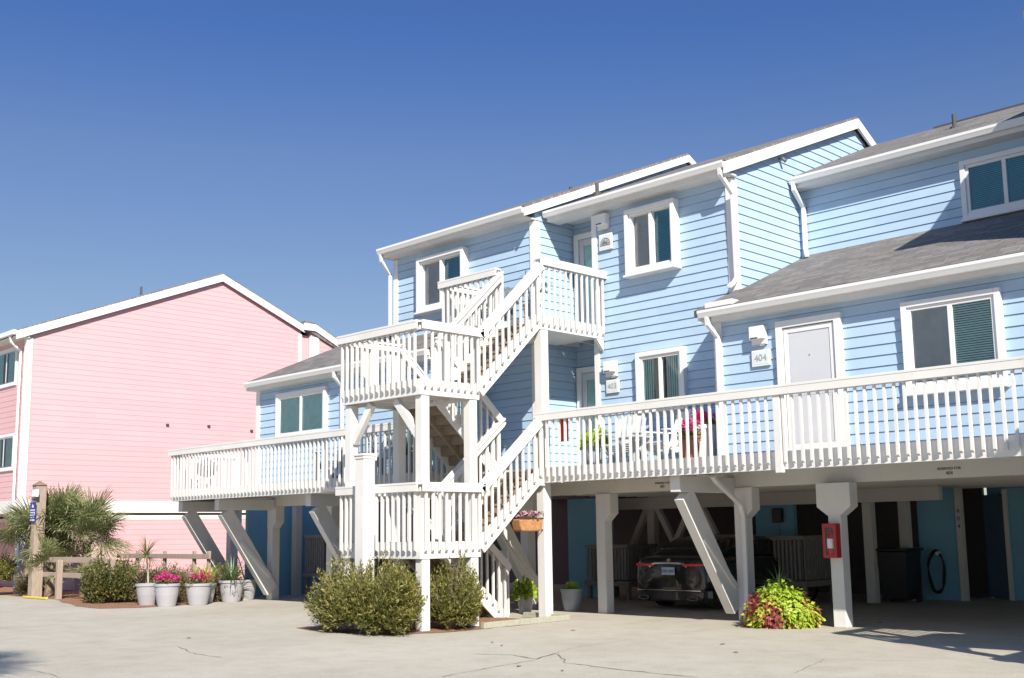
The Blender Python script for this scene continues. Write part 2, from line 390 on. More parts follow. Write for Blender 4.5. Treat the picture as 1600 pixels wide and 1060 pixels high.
# ------------------------------------------------------------------ ground
g = MB(); g.add([(-900,-300,0),(600,-300,0),(600,1500,0),(-900,1500,0)], [(0,1,2,3)])
structure(g.build('ground', CONC))
def sheet(name, mat, pts, z, jag=0, seed=1):
    rnd = random.Random(seed); P = []
    for i in range(len(pts)):
        a, b = Vector(pts[i]), Vector(pts[(i+1) % len(pts)]); n = max(1, int((b-a).length/.25)) if jag else 1
        for k in range(n):
            q = a.lerp(b, k/n); P.append((q.x+rnd.uniform(-jag, jag), q.y+rnd.uniform(-jag, jag), z))
    s = MB(); s.add(P, [tuple(range(len(P)))]); return structure(s.build(name, mat))
sheet('mulch_bed', MULCH, [(-31.2,12.55),(-29.6,12.5),(-28.3,12.1),(-26.4,11.6),(-24.9,11.45),(-24.35,12.1),(-24.2,13.0),(-25.2,15.0),(-27.0,17.0),(-28.0,30),(-60,30),(-60,12.9)], .006, .05, 3)
sheet('planting_bed', MULCH, [(-16.6,11.2),(-15.6,10.95),(-14.2,11.3),(-13.75,12.2),(-13.75,14.75),(-16.6,14.75)], .006, .04, 4)
def crack(pts, w, seed):
    rnd = random.Random(seed); P = []
    for i in range(len(pts)-1):
        a, b = Vector(pts[i]), Vector(pts[i+1]); n = max(2, int((b-a).length/.12))
        for k in range(n): q = a.lerp(b, k/n); P.append(Vector((q.x+rnd.uniform(-.02,.02), q.y+rnd.uniform(-.02,.02), .004)))
    P.append(Vector((*pts[-1], .004)))
    s = MB(); vs = []
    for i, p in enumerate(P):
        a = (P[min(i+1, len(P)-1)]-P[max(i-1,0)]); nn = Vector((-a.y, a.x, 0)).normalized()*w*rnd.uniform(.3,1)/2
        vs += [p-nn, p+nn]
    s.add(vs, [(2*i,2*i+1,2*i+3,2*i+2) for i in range(len(P)-1)])
    structure(s.build('pavement_crack', CRACK))
CR = [([(-11.11, 10.24), (-10.59, 10.44), (-10.05, 10.3), (-10.23, 10.9), (-9.46, 10.24), (-8.59, 10.12), (-7.41, 10.11)], 0.03), ([(-9.67, 8.43), (-9.82, 9.25), (-9.96, 10.2)], 0.02), ([(-9.96, 10.2), (-10.52, 11.46), (-10.61, 12.23), (-10.7, 13.82), (-10.65, 14.9)], 0.012), ([(-6.78, 11.0), (-7.2, 12.43), (-6.19, 12.86)], 0.012), ([(-15.31, 8.29), (-14.34, 7.96), (-13.5, 7.91)], 0.018), ([(-14.55, 5.49), (-14.02, 5.74), (-13.11, 5.63)], 0.015)]
for i, (pts, w) in enumerate(CR): crack(pts, w, i+11)

# ------------------------------------------------------------------ blue building
bld = thing('apartment_building', 'long light blue clapboard apartment building on white posts, with grey shingle roofs', 'building', (-15, 16, 0))
SL = .43
def roof(name, parent, x0, x1, y0, z0, yr, sl_back, yb, th=.12, sl=SL, mat=SHINGLE):
    zr = z0 + sl*(yr-y0); zb = zr - sl_back*(yb-yr)
    mb = MB()
    mb.prism([(y0, z0-th), (y0, z0), (yr, zr), (yb, zb), (yb, zb-th), (yr, zr-th)], 'x', x0, x1)
    mb2 = mb.build(name, mat, parent)
    return zr, zb
def lean(parent, x0, x1, y0, z0, y1, th=.12, sl=SL):
    MB().prism([(y0, z0-th), (y0, z0), (y1, z0+sl*(y1-y0)), (y1, z0+sl*(y1-y0)-th)], 'x', x0, x1).build('roof', SHINGLE, parent)
def gutter(parent, x0, x1, y, z, wall_y, mat=TRIM):
    """K-style gutter whose outer top edge runs at (y, z); fascia and soffit behind it"""
    mb = MB()
    mb.prism([(y, z), (y+.018, z), (y+.03, z-.10), (y+.115, z-.10), (y+.115, z-.125), (y+.035, z-.125), (y+.012, z-.07), (y, z-.045)], 'x', x0, x1)
    mb.prism([(y+.018, z-.02), (y+.115, z-.02), (y+.115, z-.10), (y+.032, z-.10)], 'x', x0, x0+.01)
    mb.prism([(y+.018, z-.02), (y+.115, z-.02), (y+.115, z-.10), (y+.032, z-.10)], 'x', x1-.01, x1)
    mb.build('gutter', mat, parent)
    MB().box(x0+.02, x1-.02, y+.117, y+.15, z-.20, z+.03).box(x0+.02, x1-.02, y+.15, wall_y+.02, z-.20, z-.17).build('eave_board', WHITE, parent)
def corner(parent, x, y, z0, z1, w=.12, t=.035, sx=1):
    """white corner boards at the outer (+X/-Y) corner; sx=-1 for a -X corner"""
    mb = MB(); mb.box(x-sx*w, x+sx*t, y-t, y, z0, z1); mb.box(x, x+sx*t, y, y+w, z0, z1)
    return mb.build('corner_board', TRIM, parent)
def spout(parent, pts, w=.085, mat=TRIM):
    mb = MB()
    for a, b in zip(pts, pts[1:]):
        a, b = Vector(a), Vector(b); e = (b-a).normalized()*.02
        mb.beam(a-e, b+e, w, w*.75)
    return mb.build('downspout', mat, parent, bevel=.012)
def rake(parent, x, pts, h=.26, t=.05, mat=TRIM):
    """white verge boards along points (y, z) of the roof top"""
    mb = MB(); up = [(a, b-.055) for a, b in pts]; lo = [(a, b-.055-h) for a, b in pts]
    for i in range(len(pts)-1):
        mb.prism([up[i], up[i+1], lo[i+1], lo[i]], 'x', x, x+t)
    return mb.build('verge_board', mat, parent)
def window(parent, x0, x1, z0, z1, y, kind='blinds', depth=.10, case=.09, split=.5, face='y', left='same', sill=True, bm=None):
    """sliding window on a wall facing -Y (face y) or +X (face x)"""
    s0, s1 = x0, x1
    def B(mb, a, b, c0, c1, e0, e1):     # a..b along wall, c distance out of the wall
        if face == 'y': mb.box(a, b, y-c1, y-c0, e0, e1)
        else: mb.box(y+c0, y+c1, a, b, e0, e1)
    m = MB()
    B(m, s0, s0+case, 0, depth, z0, z1); B(m, s1-case, s1, 0, depth, z0, z1)
    B(m, s0+case, s1-case, 0, depth, z1-case, z1); B(m, s0+case, s1-case, 0, depth, z0, z0+case)
    if sill: B(m, s0-.02, s1+.02, 0, depth+.05, z0-.045, z0-.003)
    w = m.build('window', TRIM, parent, bevel=.006)
    a0, a1, b0, b1 = s0+case, s1-case, z0+case, z1-case
    fr = .055; mid = a0+(a1-a0)*split
    f = MB(); q0, q1 = .03, depth*.72
    B(f, a0+.001, a0+fr, q0, q1, b0+.001, b1-.001); B(f, a1-fr, a1-.001, q0, q1, b0+.001, b1-.001); B(f, a0+fr, a1-fr, q0, q1, b1-fr, b1-.001); B(f, a0+fr, a1-fr, q0, q1, b0+.001, b0+fr)
    B(f, mid-.035, mid+.035, q0, q1+.004, b0+fr, b1-fr)
    f.build('sash', TRIM, w, bevel=.004)
    p = MB(); pa, pb, pc, pd, pq = a0+fr*.5, a1-fr*.5, b0+fr*.5, b1-fr*.5, q0+.015
    p.add([(pa, y-pq, pc), (pb, y-pq, pc), (pb, y-pq, pd), (pa, y-pq, pd)], [(0, 1, 2, 3)]); p.build('pane', GLASS, w)
    bk = MB(); B(bk, a0, a1, .0255, .028, b0, b1)
    if kind == 'curtain':
        bk.build('backing', DARKROOM, w)
        c = MB()
        for lo_, hi_ in ((a0+fr, a0+(a1-a0)*.36), (a0+(a1-a0)*.62, a1-fr)):
            n = int((hi_-lo_)/.05)
            for i in range(n):
                B(c, lo_+i*.05, lo_+i*.05+.034, .029, .034+(i % 2)*.004, b0+fr*.6, b1-fr*.6)
        c.build('curtain', CURT, w)
    elif kind == 'drawn':
        bk.build('backing', CURT, w)
    else:
        bk.build('backing', DARKROOM, w)
        c = MB(); z = b0+fr*.6
        while z < b1-.02:
            lo_ = a0 if left == 'same' else mid
            B(c, lo_+.01, a1-.01, .029, .0335, z, z+.022); z += .034
        c.build('blind', bm or BLIND, w)
        if left == 'screen':
            c = MB(); B(c, a0+.01, mid, .0285, .0325, b0+fr*.4, b1-fr*.4)
            z = b0+fr*.6
            while z < b1-.04: B(c, a0+.01, mid, .0325, .036, z, z+.02); z += .034
            c.build('screen', plain('insect_screen', (.46, .46, .45), .8), w)
    return w
def door(parent, x0, x1, z0, z1, y, case=.12, depth=.09, glazed=False, mat=DOORP):
    m = MB(); m.box(x0, x0+case, y-depth, y, z0, z1).box(x1-case, x1, y-depth, y, z0, z1).box(x0+case, x1-case, y-depth, y, z1-case, z1).box(x0+case, x1-case, y-.06, y, z0, z0+.04)
    fr = m.build('door_frame', TRIM, parent, bevel=.006)
    a0, a1, b0, b1 = x0+case+.012, x1-case-.012, z0+.045, z1-case-.01
    dr = MB().box(a0, a1, y-.05, y-.026, b0, b1)
    if glazed:
        dr = MB().box(a0, a0+.12, y-.05, y-.026, b0, b1).box(a1-.12, a1, y-.05, y-.026, b0, b1).box(a0+.12, a1-.12, y-.05, y-.026, b1-.14, b1).box(a0+.12, a1-.12, y-.05, y-.026, b0, b0+.3)
    leafo = dr.build('door', mat, parent, bevel=.004)
    if glazed:
        pn_ = MB(); pn_.add([(a0+.12, y-.042, b0+.3), (a1-.12, y-.042, b0+.3), (a1-.12, y-.042, b1-.14), (a0+.12, y-.042, b1-.14)], [(0, 1, 2, 3)]); pn_.build('pane', GLASS, leafo)
        MB().box(a0+.12, a1-.12, y-.032, y-.027, b0+.3, b1-.14).build('backing', CURT, leafo)
    else:
        MB().box(a0+.10, a1-.10, y-.053, y-.051, b0+.12, b0+.75).box(a0+.10, a1-.10, y-.053, y-.051, b0+.87, b1-.12).build('panel', mat, leafo)
        MB().box(a0+.005, a0+.075, y-.062, y-.0505, b0+.005, b1-.005).box(a1-.075, a1-.005, y-.062, y-.0505, b0+.005, b1-.005).box(a0+.075, a1-.075, y-.062, y-.0505, b1-.08, b1-.005).box(a0+.075, a1-.075, y-.062, y-.0505, b0+.005, b0+.10).build('storm_frame', TRIM, leafo)
        MB().tube([((a0+a1)/2, y-.058, b0+1.5), ((a0+a1)/2, y-.048, b0+1.5)], .012, 8).build('peephole', METAL, leafo)
    h = MB().tube([(a0+.07, y-.05, b0+1.0), (a0+.07, y-.09, b0+1.0)], .012, 8); h.ball((a0+.07, y-.105, b0+1.0), .03)
    h.build('handle', METAL, leafo, smooth=True)
    return leafo
def volume(x0, x1, y0, z0, zr_pts, yb, side=True, lside=True, y_side0=None):
    """one mass: front wall at y0; zr_pts = roof underside (y, z) profile; closed core behind the boards"""
    prof = [(y0, z0)] + zr_pts + [(yb, z0)]
    core = MB().prism([(p[0]+(.022 if i == 0 or i == 1 else 0), p[1]) for i, p in enumerate(prof)], 'x', x0+.022, x1-.022)
    mb = siding(core, 'y', y0, [(x0, z0), (x1, z0), (x1, zr_pts[0][1]), (x0, zr_pts[0][1])], -1)
    if side: siding(mb, 'x', x1, prof, 1)
    if lside: siding(mb, 'x', x0, prof, -1)
    return mb.build('wall', BLUE, bld)

ZB = 2.57            # underside of the lived-in floors
# A : low wing at the far left
xa0, xa1, ya = -23.45, -17.0, 14.6
volume(xa0, xa1, ya, ZB, [(ya, 5.17), (18.3, 6.75)], 19.5)
lean(bld, xa0-.06, -20.14, 14.33, 5.25, 18.6); lean(bld, -20.14, xa1+.18, 14.33, 5.25, 16.08)
gutter(bld, xa0-.10, xa1+.2, 14.24, 5.22, ya)
rake(bld, xa0-.11, [(14.33, 5.25), (18.6, 5.25+SL*4.27)], .18)
corner(bld, xa0, ya, ZB, 5.05, sx=-1)
# B : tall block left of the stairs
xb0, xb1, yb_ = -20.05, -15.5, 16.1
volume(xb0, xb1, yb_, ZB, [(yb_, 8.10), (21.4, 10.38), (26.5, 8.0)], 26.5)
roof('roof', bld, xb0-.12, xb1+.08, 15.73, 8.15, 21.4, .5, 27.2)
gutter(bld, xb0-.14, xb1+.06, 15.64, 8.12, yb_)
zpk = 8.15+SL*(21.4-15.73)
rake(bld, xb1+.08, [(15.70, 8.15), (21.4, zpk), (27.2, zpk-.5*5.8)], .175)
corner(bld, xb1, yb_, ZB, 7.90); corner(bld, xb0, yb_, ZB, 7.90, sx=-1)
# entry recess between B and C
mb = siding(MB().box(-15.5, -14.3, 17.322, 17.6, ZB, 8.1), 'y', 17.3, [(-15.5, ZB), (-14.40, ZB), (-14.40, 8.1), (-15.5, 8.1)], -1); mb.build('wall', BLUE, bld)
MB().box(-15.47, -14.4, 16.3, 17.28, 8.02, 8.06).build('soffit', WHITE, bld)
# C : tall block right of the stairs
xc0, xc1, yc = -14.42, -11.08, 16.7
volume(xc0, xc1, yc, ZB, [(yc, 8.08), (21.35, 10.04), (27.0, 7.3)], 27.0)
roof('roof', bld, -15.41, xc1+.10, 16.33, 8.14, 21.4, .52, 27.6, sl=.42)
gutter(bld, -15.41, xc1+.12, 16.24, 8.11, yc)
zpk = 8.14+.42*(21.4-16.33)
rake(bld, xc1+.10, [(16.30, 8.14), (21.4, zpk), (27.6, zpk-.52*6.2)], .215)
corner(bld, xc1, yc, ZB, 7.89); corner(bld, xc0, yc, ZB, 7.89, sx=-1, w=.09)
# D : low wing at the right, E : set-back upper storey above it
xd0, xd1, yd, ye = -10.82, 2.0, 15.65, 19.0
volume(xd0, xd1, yd, ZB, [(yd, 5.20), (19.0, 6.60)], 19.2, side=False)
lean(bld, xd0-.12, -11.10+.02, 15.39, 5.26, 16.66)
lean(bld, xd0-.10, xd1, 15.39, 5.26, 18.99)
gutter(bld, xd0-.14, xd1, 15.30, 5.23, yd)
rake(bld, xd0-.17, [(15.37, 5.26), (16.68, 5.26+SL*1.31)], .17)
MB().box(xd0-.04, xd0+.5, 15.40, 15.62, 5.27, 5.36).build('kick_flashing', TRIM, bld)
volume(-11.10, xd1, ye, 6.3, [(ye, 8.25), (22.15, 9.66), (27, 7.5)], 27, side=False, lside=False)
roof('roof', bld, -11.02, xd1, 18.66, 8.32, 22.15, .5, 27.3)
gutter(bld, -11.02, xd1, 18.57, 8.29, ye)
corner(bld, xd0, yd, ZB, 5.03, sx=-1)
# next tall block, beginning right of the picture
volume(-5.35, -1.9, 16.1, ZB, [(16.1, 8.68), (21.6, 11.0), (26.5, 8.6)], 26.5)
roof('roof', bld, -5.42, -1.8, 15.7, 8.78, 21.6, .5, 27)
volume(-1.9, 3, 16.7, ZB, [(16.7, 8.25), (21.6, 10.35), (26.5, 8.2)], 26.5)
MB().box(-9.6, 2, 22.05, 22.25, 9.77, 9.82).build('ridge_vent', GREYD, bld)
# windows, doors
window(bld, -22.55, -20.55, 3.78, 4.87, ya, 'drawn')
window(bld, -19.07, -17.50, 6.48, 7.72, yb_, left='screen', depth=.20, case=.085)
window(bld, -13.47, -12.27, 6.46, 7.76, yc, left='screen', depth=.20, case=.08)
window(bld, -13.36, -12.22, 3.80, 4.93, yc, 'curtain', depth=.12)
window(bld, -7.47, -6.00, 3.50, 4.86, yd, left='screen', depth=.10, bm=CURT)
window(bld, -7.82, -6.30, 6.84, 7.90, ye, depth=.10)
door(bld, -9.62, -8.46, 2.73, 4.88, yd)
door(bld, -15.44, -14.46, 2.73, 4.93, 17.3, glazed=True)
door(bld, -15.44, -14.46, 5.60, 7.78, 17.3, glazed=True)
# downspouts
spout(bld, [(-20.12, 15.70, 8.02), (-20.12, 15.74, 7.84), (-20.12, 16.0, 7.56), (-20.12, 16.0, 6.30)])
spout(bld, [(-11.06, 16.30, 8.02), (-11.06, 16.32, 7.88), (-10.99, 16.58, 7.56), (-10.99, 16.60, 6.02), (-11.02, 16.52, 5.90), (-10.95, 16.30, 5.80)])
spout(bld, [(-10.95, 18.62, 8.2), (-10.95, 18.64, 8.05), (-10.93, 18.93, 7.76), (-10.93, 18.93, 6.92), (-10.85, 18.80, 6.80), (-10.72, 18.60, 6.70)])
spout(bld, [(-10.80, 15.36, 5.14), (-10.80, 15.38, 4.98), (-10.74, 15.57, 4.78), (-10.74, 15.57, 2.75)])
spout(bld, [(-19.95, 14.30, 5.13), (-19.95, 14.32, 4.98), (-19.95, 14.53, 4.80), (-19.95, 14.53, 2.75)])
# roof vents
for x, y, z, h in ((-8.55, 20.6, 9.1, .32), (-17.9, 19.9, 9.75, .25), (-14.9, 17.4, 8.58, .26)):
    v = MB().tube([(x, y, z-.1), (x, y, z+h)], .04, 10); v.tube([(x, y, z-.08), (x, y, z+.06)], .09, 10)
    v.build('vent_pipe', GREYD, bld)
v = MB().tube([(-11.10, 18.35, 8.62), (-10.98, 18.35, 8.62), (-10.93, 18.35, 8.56)], .035, 8).build('wall_vent', METAL, bld)

# garage level: beams, posts with caps, ceiling, back rooms
def post(parent, x, y, z0, z1, w=.2, name='post', mat=WHITED):
    return MB().box(x-w/2, x+w/2, y-w/2, y+w/2, z0, z1).build(name, mat, parent, bevel=.008)
def capital(parent, x, y, zt, l=.30, r=.30, w=.2, h=.52, mat=WHITED):
    pts = [(x-l, zt), (x+r, zt), (x+r, zt-h+.14)]
    pts += [(x+w/2+.005, zt-h)] if r > w/2+.02 else []
    if l > w/2+.02: pts += [(x-w/2-.005, zt-h), (x-l, zt-h+.14)]
    else: pts += [(x-l, zt-h)]
    return MB().prism(pts, 'y', y-w/2-.015, y+w/2+.015).build('post_cap', mat, parent, bevel=.006)
ZG = 2.28
MB().box(-16.9, 3, 16.58, 16.76, ZG, 2.62).build('beam', CREAM, bld)
MB().box(-26.0, -16.95, 15.52, 15.70, ZG, 2.62).build('beam', CREAM, bld)
MB().box(-23.4, -17.02, 15.72, 24.6, 2.50, 2.555).box(-17.0, 3, 16.78, 24.6, 2.50, 2.556).build('garage_ceiling', CREAM, bld)
y = 17.1
while y < 24: MB().box(-16.9, 3, y, y+.05, 2.34, 2.498).build('ceiling_joist', CREAM, bld); y += .42
for x, y, l, r in ((-14.32, 16.67, .09, .27), (-11.12, 16.67, .1, .27), (-9.18, 16.45, .30, .30), (-4.6, 16.67, .3, .3), (-16.4, 16.67, .1, .27)):
    post(bld, x, y, 0, ZG, .22); capital(bld, x, y, ZG-.002, l, r, .22)
for x, y, l, r in ((-24.25, 15.61, .1, .27), (-21.75, 15.61, .22, .1), (-26.2, 15.61, .1, .25)):
    post(bld, x, y, 0, ZG, .22); capital(bld, x, y, ZG-.002, l, r, .22)
def bracket(parent, x, yf, yb, w=.2):
    MB().box(x-w/2, x+w/2, yf, yb-.1, 2.19, 2.45).build('bracket_beam', WHITED, parent, bevel=.006)
    q = MB().beam((x, yf+.22, 2.16), (x, yb-.11, .22), w*.92, .34, side=(1, 0, 0)).build('brace', WHITED, parent, bevel=.006)
    MB().beam((x+w*.46+.02, yf+.62, 1.42), (x+w*.46+.02, yb-.2, .58), .04, .09, side=(1, 0, 0)).build('cleat', WHITED, q)
bracket(bld, -11.30, 14.98, 16.67); bracket(bld, -16.05, 15.0, 16.67)
for x in (-25.9, -24.15, -20.35): bracket(bld, x, 13.95, 15.6)
spout(bld, [(-10.98, 15.6, 2.44), (-10.98, 15.7, 2.36), (-11.0, 16.42, 1.98), (-11.0, 16.50, 1.8), (-11.0, 16.50, .12), (-10.98, 16.36, .07)])
# inner posts with knee braces
def kpost(x, y, w=.2, both=True):
    p = post(bld, x, y, 0, 2.3, w, 'inner_post', CREAM)
    for s in ((-1, 1) if both else (1,)):
        MB().beam((x+s*.06, y+.01, 2.25), (x+s*.80, y+.01, .95), .13, .13).build('knee_brace', CREAM, p)
for x, y, b in ((-17.0, 21.6, True), (-15.7, 21.6, True)): kpost(x, y, .2, b)
for x, y in ((-11.5, 21.9), (-11.2, 22.9), (-17.9, 18.8), (-25.45, 17.1)): post(bld, x, y, 0, 2.39, .2, 'inner_post', CREAM)
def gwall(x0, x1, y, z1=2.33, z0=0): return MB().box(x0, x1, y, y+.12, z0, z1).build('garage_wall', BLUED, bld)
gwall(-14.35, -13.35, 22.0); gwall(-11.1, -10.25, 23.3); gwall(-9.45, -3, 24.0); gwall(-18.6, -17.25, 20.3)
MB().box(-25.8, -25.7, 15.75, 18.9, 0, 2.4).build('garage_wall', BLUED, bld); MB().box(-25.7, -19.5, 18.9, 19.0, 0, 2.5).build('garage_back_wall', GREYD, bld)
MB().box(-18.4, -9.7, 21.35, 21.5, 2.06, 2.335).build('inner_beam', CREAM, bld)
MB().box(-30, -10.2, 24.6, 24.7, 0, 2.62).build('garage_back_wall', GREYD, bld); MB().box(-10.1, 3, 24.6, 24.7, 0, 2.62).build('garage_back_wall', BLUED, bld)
MB().box(-10.24, -10.12, 23.25, 23.4, 0, 2.39).build('door_post', CREAM, bld)
MB().box(-9.5, -9.42, 23.9, 23.98, 0, 2.3).build('door_post', CREAM, bld)
MB().box(-10.08, -9.52, 24.3, 24.35, .03, 2.2).build('garage_door', plain('navy_door', (.05, .10, .17), .6), bld)
for i, ch in enumerate('404'): text('digit', ch, .13, BLACK, bld, (-10.18, 23.245, 1.86-.16*i), FACE_Y)
text('lettering', 'RESERVED FOR', .055, GREYD, bld, (-7.35, 16.575, 2.425), FACE_Y); text('lettering', '404', .075, GREYD, bld, (-7.35, 16.575, 2.355), FACE_Y)
text('lettering', 'RESERVED FOR', .05, GREYD, bld, (-12.80, 16.575, 2.425), FACE_Y); text('lettering', '403', .07, GREYD, bld, (-12.80, 16.575, 2.36), FACE_Y)

# ------------------------------------------------------------------ railings
def railing(parent, p0, p1, f0, f1, out, gap=.15, low=.16, top=1.0, name='railing', mat=WHITE, posts=()):
    """p0,p1 in plan; f0,f1 floor heights; out = outward unit vector; balusters screwed to the fascia outside"""
    p0, p1 = Vector((*p0, 0)), Vector((*p1, 0)); o = Vector((*out, 0)); L = (p1-p0).length; a = (p1-p0).normalized()
    P = lambda t, z, off=0: p0 + a*(t*L) + o*off + Vector((0, 0, z))
    F = lambda t: f0+(f1-f0)*t
    r = MB(); e0, e1 = -.03/L, 1+.03/L
    sidev = o
    r.beam(P(e0, F(e0)+top-.019, .03), P(e1, F(e1)+top-.019, .03), .17, .038, side=sidev)
    r.beam(P(e0, F(e0)+top-.095, .0925), P(e1, F(e1)+top-.095, .0925), .036, .112, side=sidev); r.beam(P(0, F(0)+top-.095, -.012), P(1, F(1)+top-.095, -.012), .036, .112, side=sidev)
    ro = r.build(name, mat, parent, bevel=.004)
    b = MB(); n = max(2, int(round(L/gap))); sl = abs(f1-f0)/L
    for i in range(n):
        t = (i+.5)/n; c = P(t, 0, .053); zt = F(t)+top-.06; zb = F(t)-low
        vs = []
        for dx, dy in ((-1,-1),(1,-1),(1,1),(-1,1)):
            q = c + a*(dx*.019) + o*(dy*.019); vs.append((q.x, q.y, zb + (.028 if dy < 0 else 0)*0 + (.03 if dy > 0 else 0)))
        for dx, dy in ((-1,-1),(1,-1),(1,1),(-1,1)):
            q = c + a*(dx*.019) + o*(dy*.019); vs.append((q.x, q.y, zt))
        b.add(vs, [(0,3,2,1),(4,5,6,7),(0,1,5,4),(1,2,6,5),(2,3,7,6),(3,0,4,7)])
    b.build('baluster_row', mat, ro)
    for t in posts:
        MB().box(*(lambda q: (q.x-.045, q.x+.045, q.y-.045, q.y+.045))(P(t, 0, -.09)), F(t)+.002, F(t)+top-.04).build('rail_post', mat, ro, bevel=.005)
    return ro
def floor(parent, x0, x1, y0, y1, zt, name='floor', mat=WHITED, along='x', joist=True):
    b = MB()
    if along == 'x':
        y = y0
        while y < y1-.02: b.box(x0, x1, y, min(y+.134, y1), zt-.035, zt); y += .14
    fl = b.build(name, mat, parent)
    if joist:
        x = x0+.05
        while x < x1: MB().box(x, x+.045, y0+.01, y1-.01, zt-.22, zt-.036).build('joist', mat, fl); x += .42
    return fl
deckR = thing('raised_deck', 'raised white deck with long white railing along the right side of the blue building', 'deck', (-14.2, 14.9, 2.45))
FD = 2.73
floor(deckR, -16.4, 3, 14.865, 15.62, FD); floor(deckR, -16.4, -10.9, 15.625, 16.05, FD); floor(deckR, -15.5, -10.9, 16.1, 16.66, FD); floor(deckR, -15.45, -14.45, 16.67, 17.26, FD)
MB().box(-14.24, 3, 14.82, 14.862, 2.45, FD-.002).build('fascia', WHITE, deckR, bevel=.004)
railing(deckR, (-14.22, 14.82), (3, 14.82), FD, FD, (0, -1), posts=(.29, .58, .8), low=.2)
MB().box(-14.24, -14.15, 14.78, 14.862, 2.40, 3.72).build('rail_post', WHITE, deckR, bevel=.005)
MB().box(-9.22, -9.10, 14.735, 14.815, 2.40, 3.62).build('rail_post', WHITE, deckR, bevel=.005)
deckL = thing('raised_deck', 'raised white deck with railing at the left end, next to the pink building', 'deck', (-26, 13.8, 2.45))
floor(deckL, -26.0, -16.45, 13.815, 14.57, FD); floor(deckL, -26.0, -23.5, 14.575, 15.6, FD)
MB().box(-26.02, -16.43, 13.77, 13.812, 2.45, FD-.002).box(-26.04, -26.0, 13.815, 15.6, 2.45, FD-.002).build('fascia', WHITE, deckL, bevel=.004)
railing(deckL, (-26.02, 13.77), (-16.43, 13.77), FD, FD, (0, -1), posts=(.01, .34, .67, .99), low=.2)
railing(deckL, (-26.02, 13.80), (-26.02, 15.6), FD, FD, (-1, 0), low=.2, posts=(.97,))
railing(deckL, (-16.43, 13.80), (-16.43, 14.80), FD, FD, (1, 0), low=.2, posts=())

# ------------------------------------------------------------------ stair tower
XL, XM, XR = -16.38, -15.26, -14.2
YF, YB, YD = 11.93, 13.28, 14.82
ZL, ZM, ZU = 1.43, 4.14, 5.59
tower = thing('stair_tower', 'white open switchback stair tower with two landings in front of the blue building', 'staircase', (XM, 13, 0))
def landing(z):
    fl = floor(tower, XL+.04, XR-.04, YF+.04, YB, z, 'landing')
    MB().box(XL, XR, YF, YF+.038, z-.27, z-.002).box(XR-.038, XR, YF+.04, YB, z-.27, z-.002).box(XL, XL+.038, YF+.04, YB, z-.27, z-.002).box(XL+.04, XR-.04, YB-.04, YB-.002, z-.27, z-.037).build('fascia', WHITE, fl, bevel=.004)
    railing(tower, (XL, YF), (XR, YF), z, z, (0, -1), posts=(), top=.98)
    railing(tower, (XR, YF), (XR, YB), z, z, (1, 0), posts=(.5,), top=.98)
    railing(tower, (XL, YF), (XL, YB), z, z, (-1, 0), posts=(.5,), top=.98)
landing(ZL); landing(ZM)
def flight(x0, x1, y0, z0, y1, z1, sides=(1, 1), n=8):
    """treads from (y0,z0) up to (y1,z1)"""
    for k, x in ((0, x0+.02), (1, x1-.02)):
        st = MB().beam((x, y0, z0-.10), (x, y1, z1-.10), .038, .27, side=(1, 0, 0)).build('stringer', WHITE, tower, bevel=.004)
    t = MB(); dy = (y1-y0)/n; s = 1 if dy > 0 else -1
    for i in range(1, n):
        y = y0+dy*i; z = z0+(z1-z0)*i/n
        t.box(x0+.042, x1-.042, y-s*.02, y+dy+s*.01, z-.04, z); t.box(x0+.042, x1-.042, y, y+s*.02, z-(z1-z0)/n+.002, z-.041)
    t.beam(((x0+x1)/2, y0, z0-.17), ((x0+x1)/2, y1, z1-.17), .04, .16, side=(1, 0, 0))
    t.build('tread_row', TREAD, st)
    if sides[0]: railing(tower, (x0, y0), (x0, y1), z0, z1, (-1, 0), low=.10, posts=(.03,), top=.98)
    if sides[1]: railing(tower, (x1, y0), (x1, y1), z0, z1, (1, 0), low=.10, posts=(.02, .98), top=.98)
    return st
flight(XL, XM-.05, 14.95, .02, YB, ZL)
flight(XM+.05, XR, YB, ZL, YD, FD)
flight(XL, XM-.05, 14.85, FD, YB, ZM)
flight(XM+.05, XR, YB, ZM, YD, ZU)
# upper landing
fl = floor(tower, -16.9, XR-.04, YD+.04, 16.05, ZU, 'landing'); 
f2 = floor(tower, -15.44, XR-.04, 16.06, 16.64, ZU, 'landing'); f3 = floor(tower, -15.44, -14.5, 16.65, 17.24, ZU, 'landing')
MB().box(XR-.038, XR, YD, 16.66, ZU-.27, ZU-.002).box(-16.94, XR-.04, YD, YD+.038, ZU-.27, ZU-.002).box(-16.94, -16.9, YD+.04, 16.05, ZU-.27, ZU-.002).build('fascia', WHITE, fl, bevel=.004)
MB().box(-16.88, XR-.05, 14.87, 16.03, ZU-.245, ZU-.225).box(-15.43, XR-.05, 16.035, 16.62, ZU-.245, ZU-.225).build('soffit_board', WHITE, fl)
railing(tower, (XR, YD), (XR, 16.68), ZU, ZU, (1, 0), posts=(.02, .98), top=1.09, low=.2)
railing(tower, (-16.92, YD), (XM-.02, YD), ZU, ZU, (0, -1), posts=(.02, .98), top=1.07)
railing(tower, (-16.92, YD+.05), (-16.92, 16.02), ZU, ZU, (-1, 0), posts=(.97,), top=1.07)
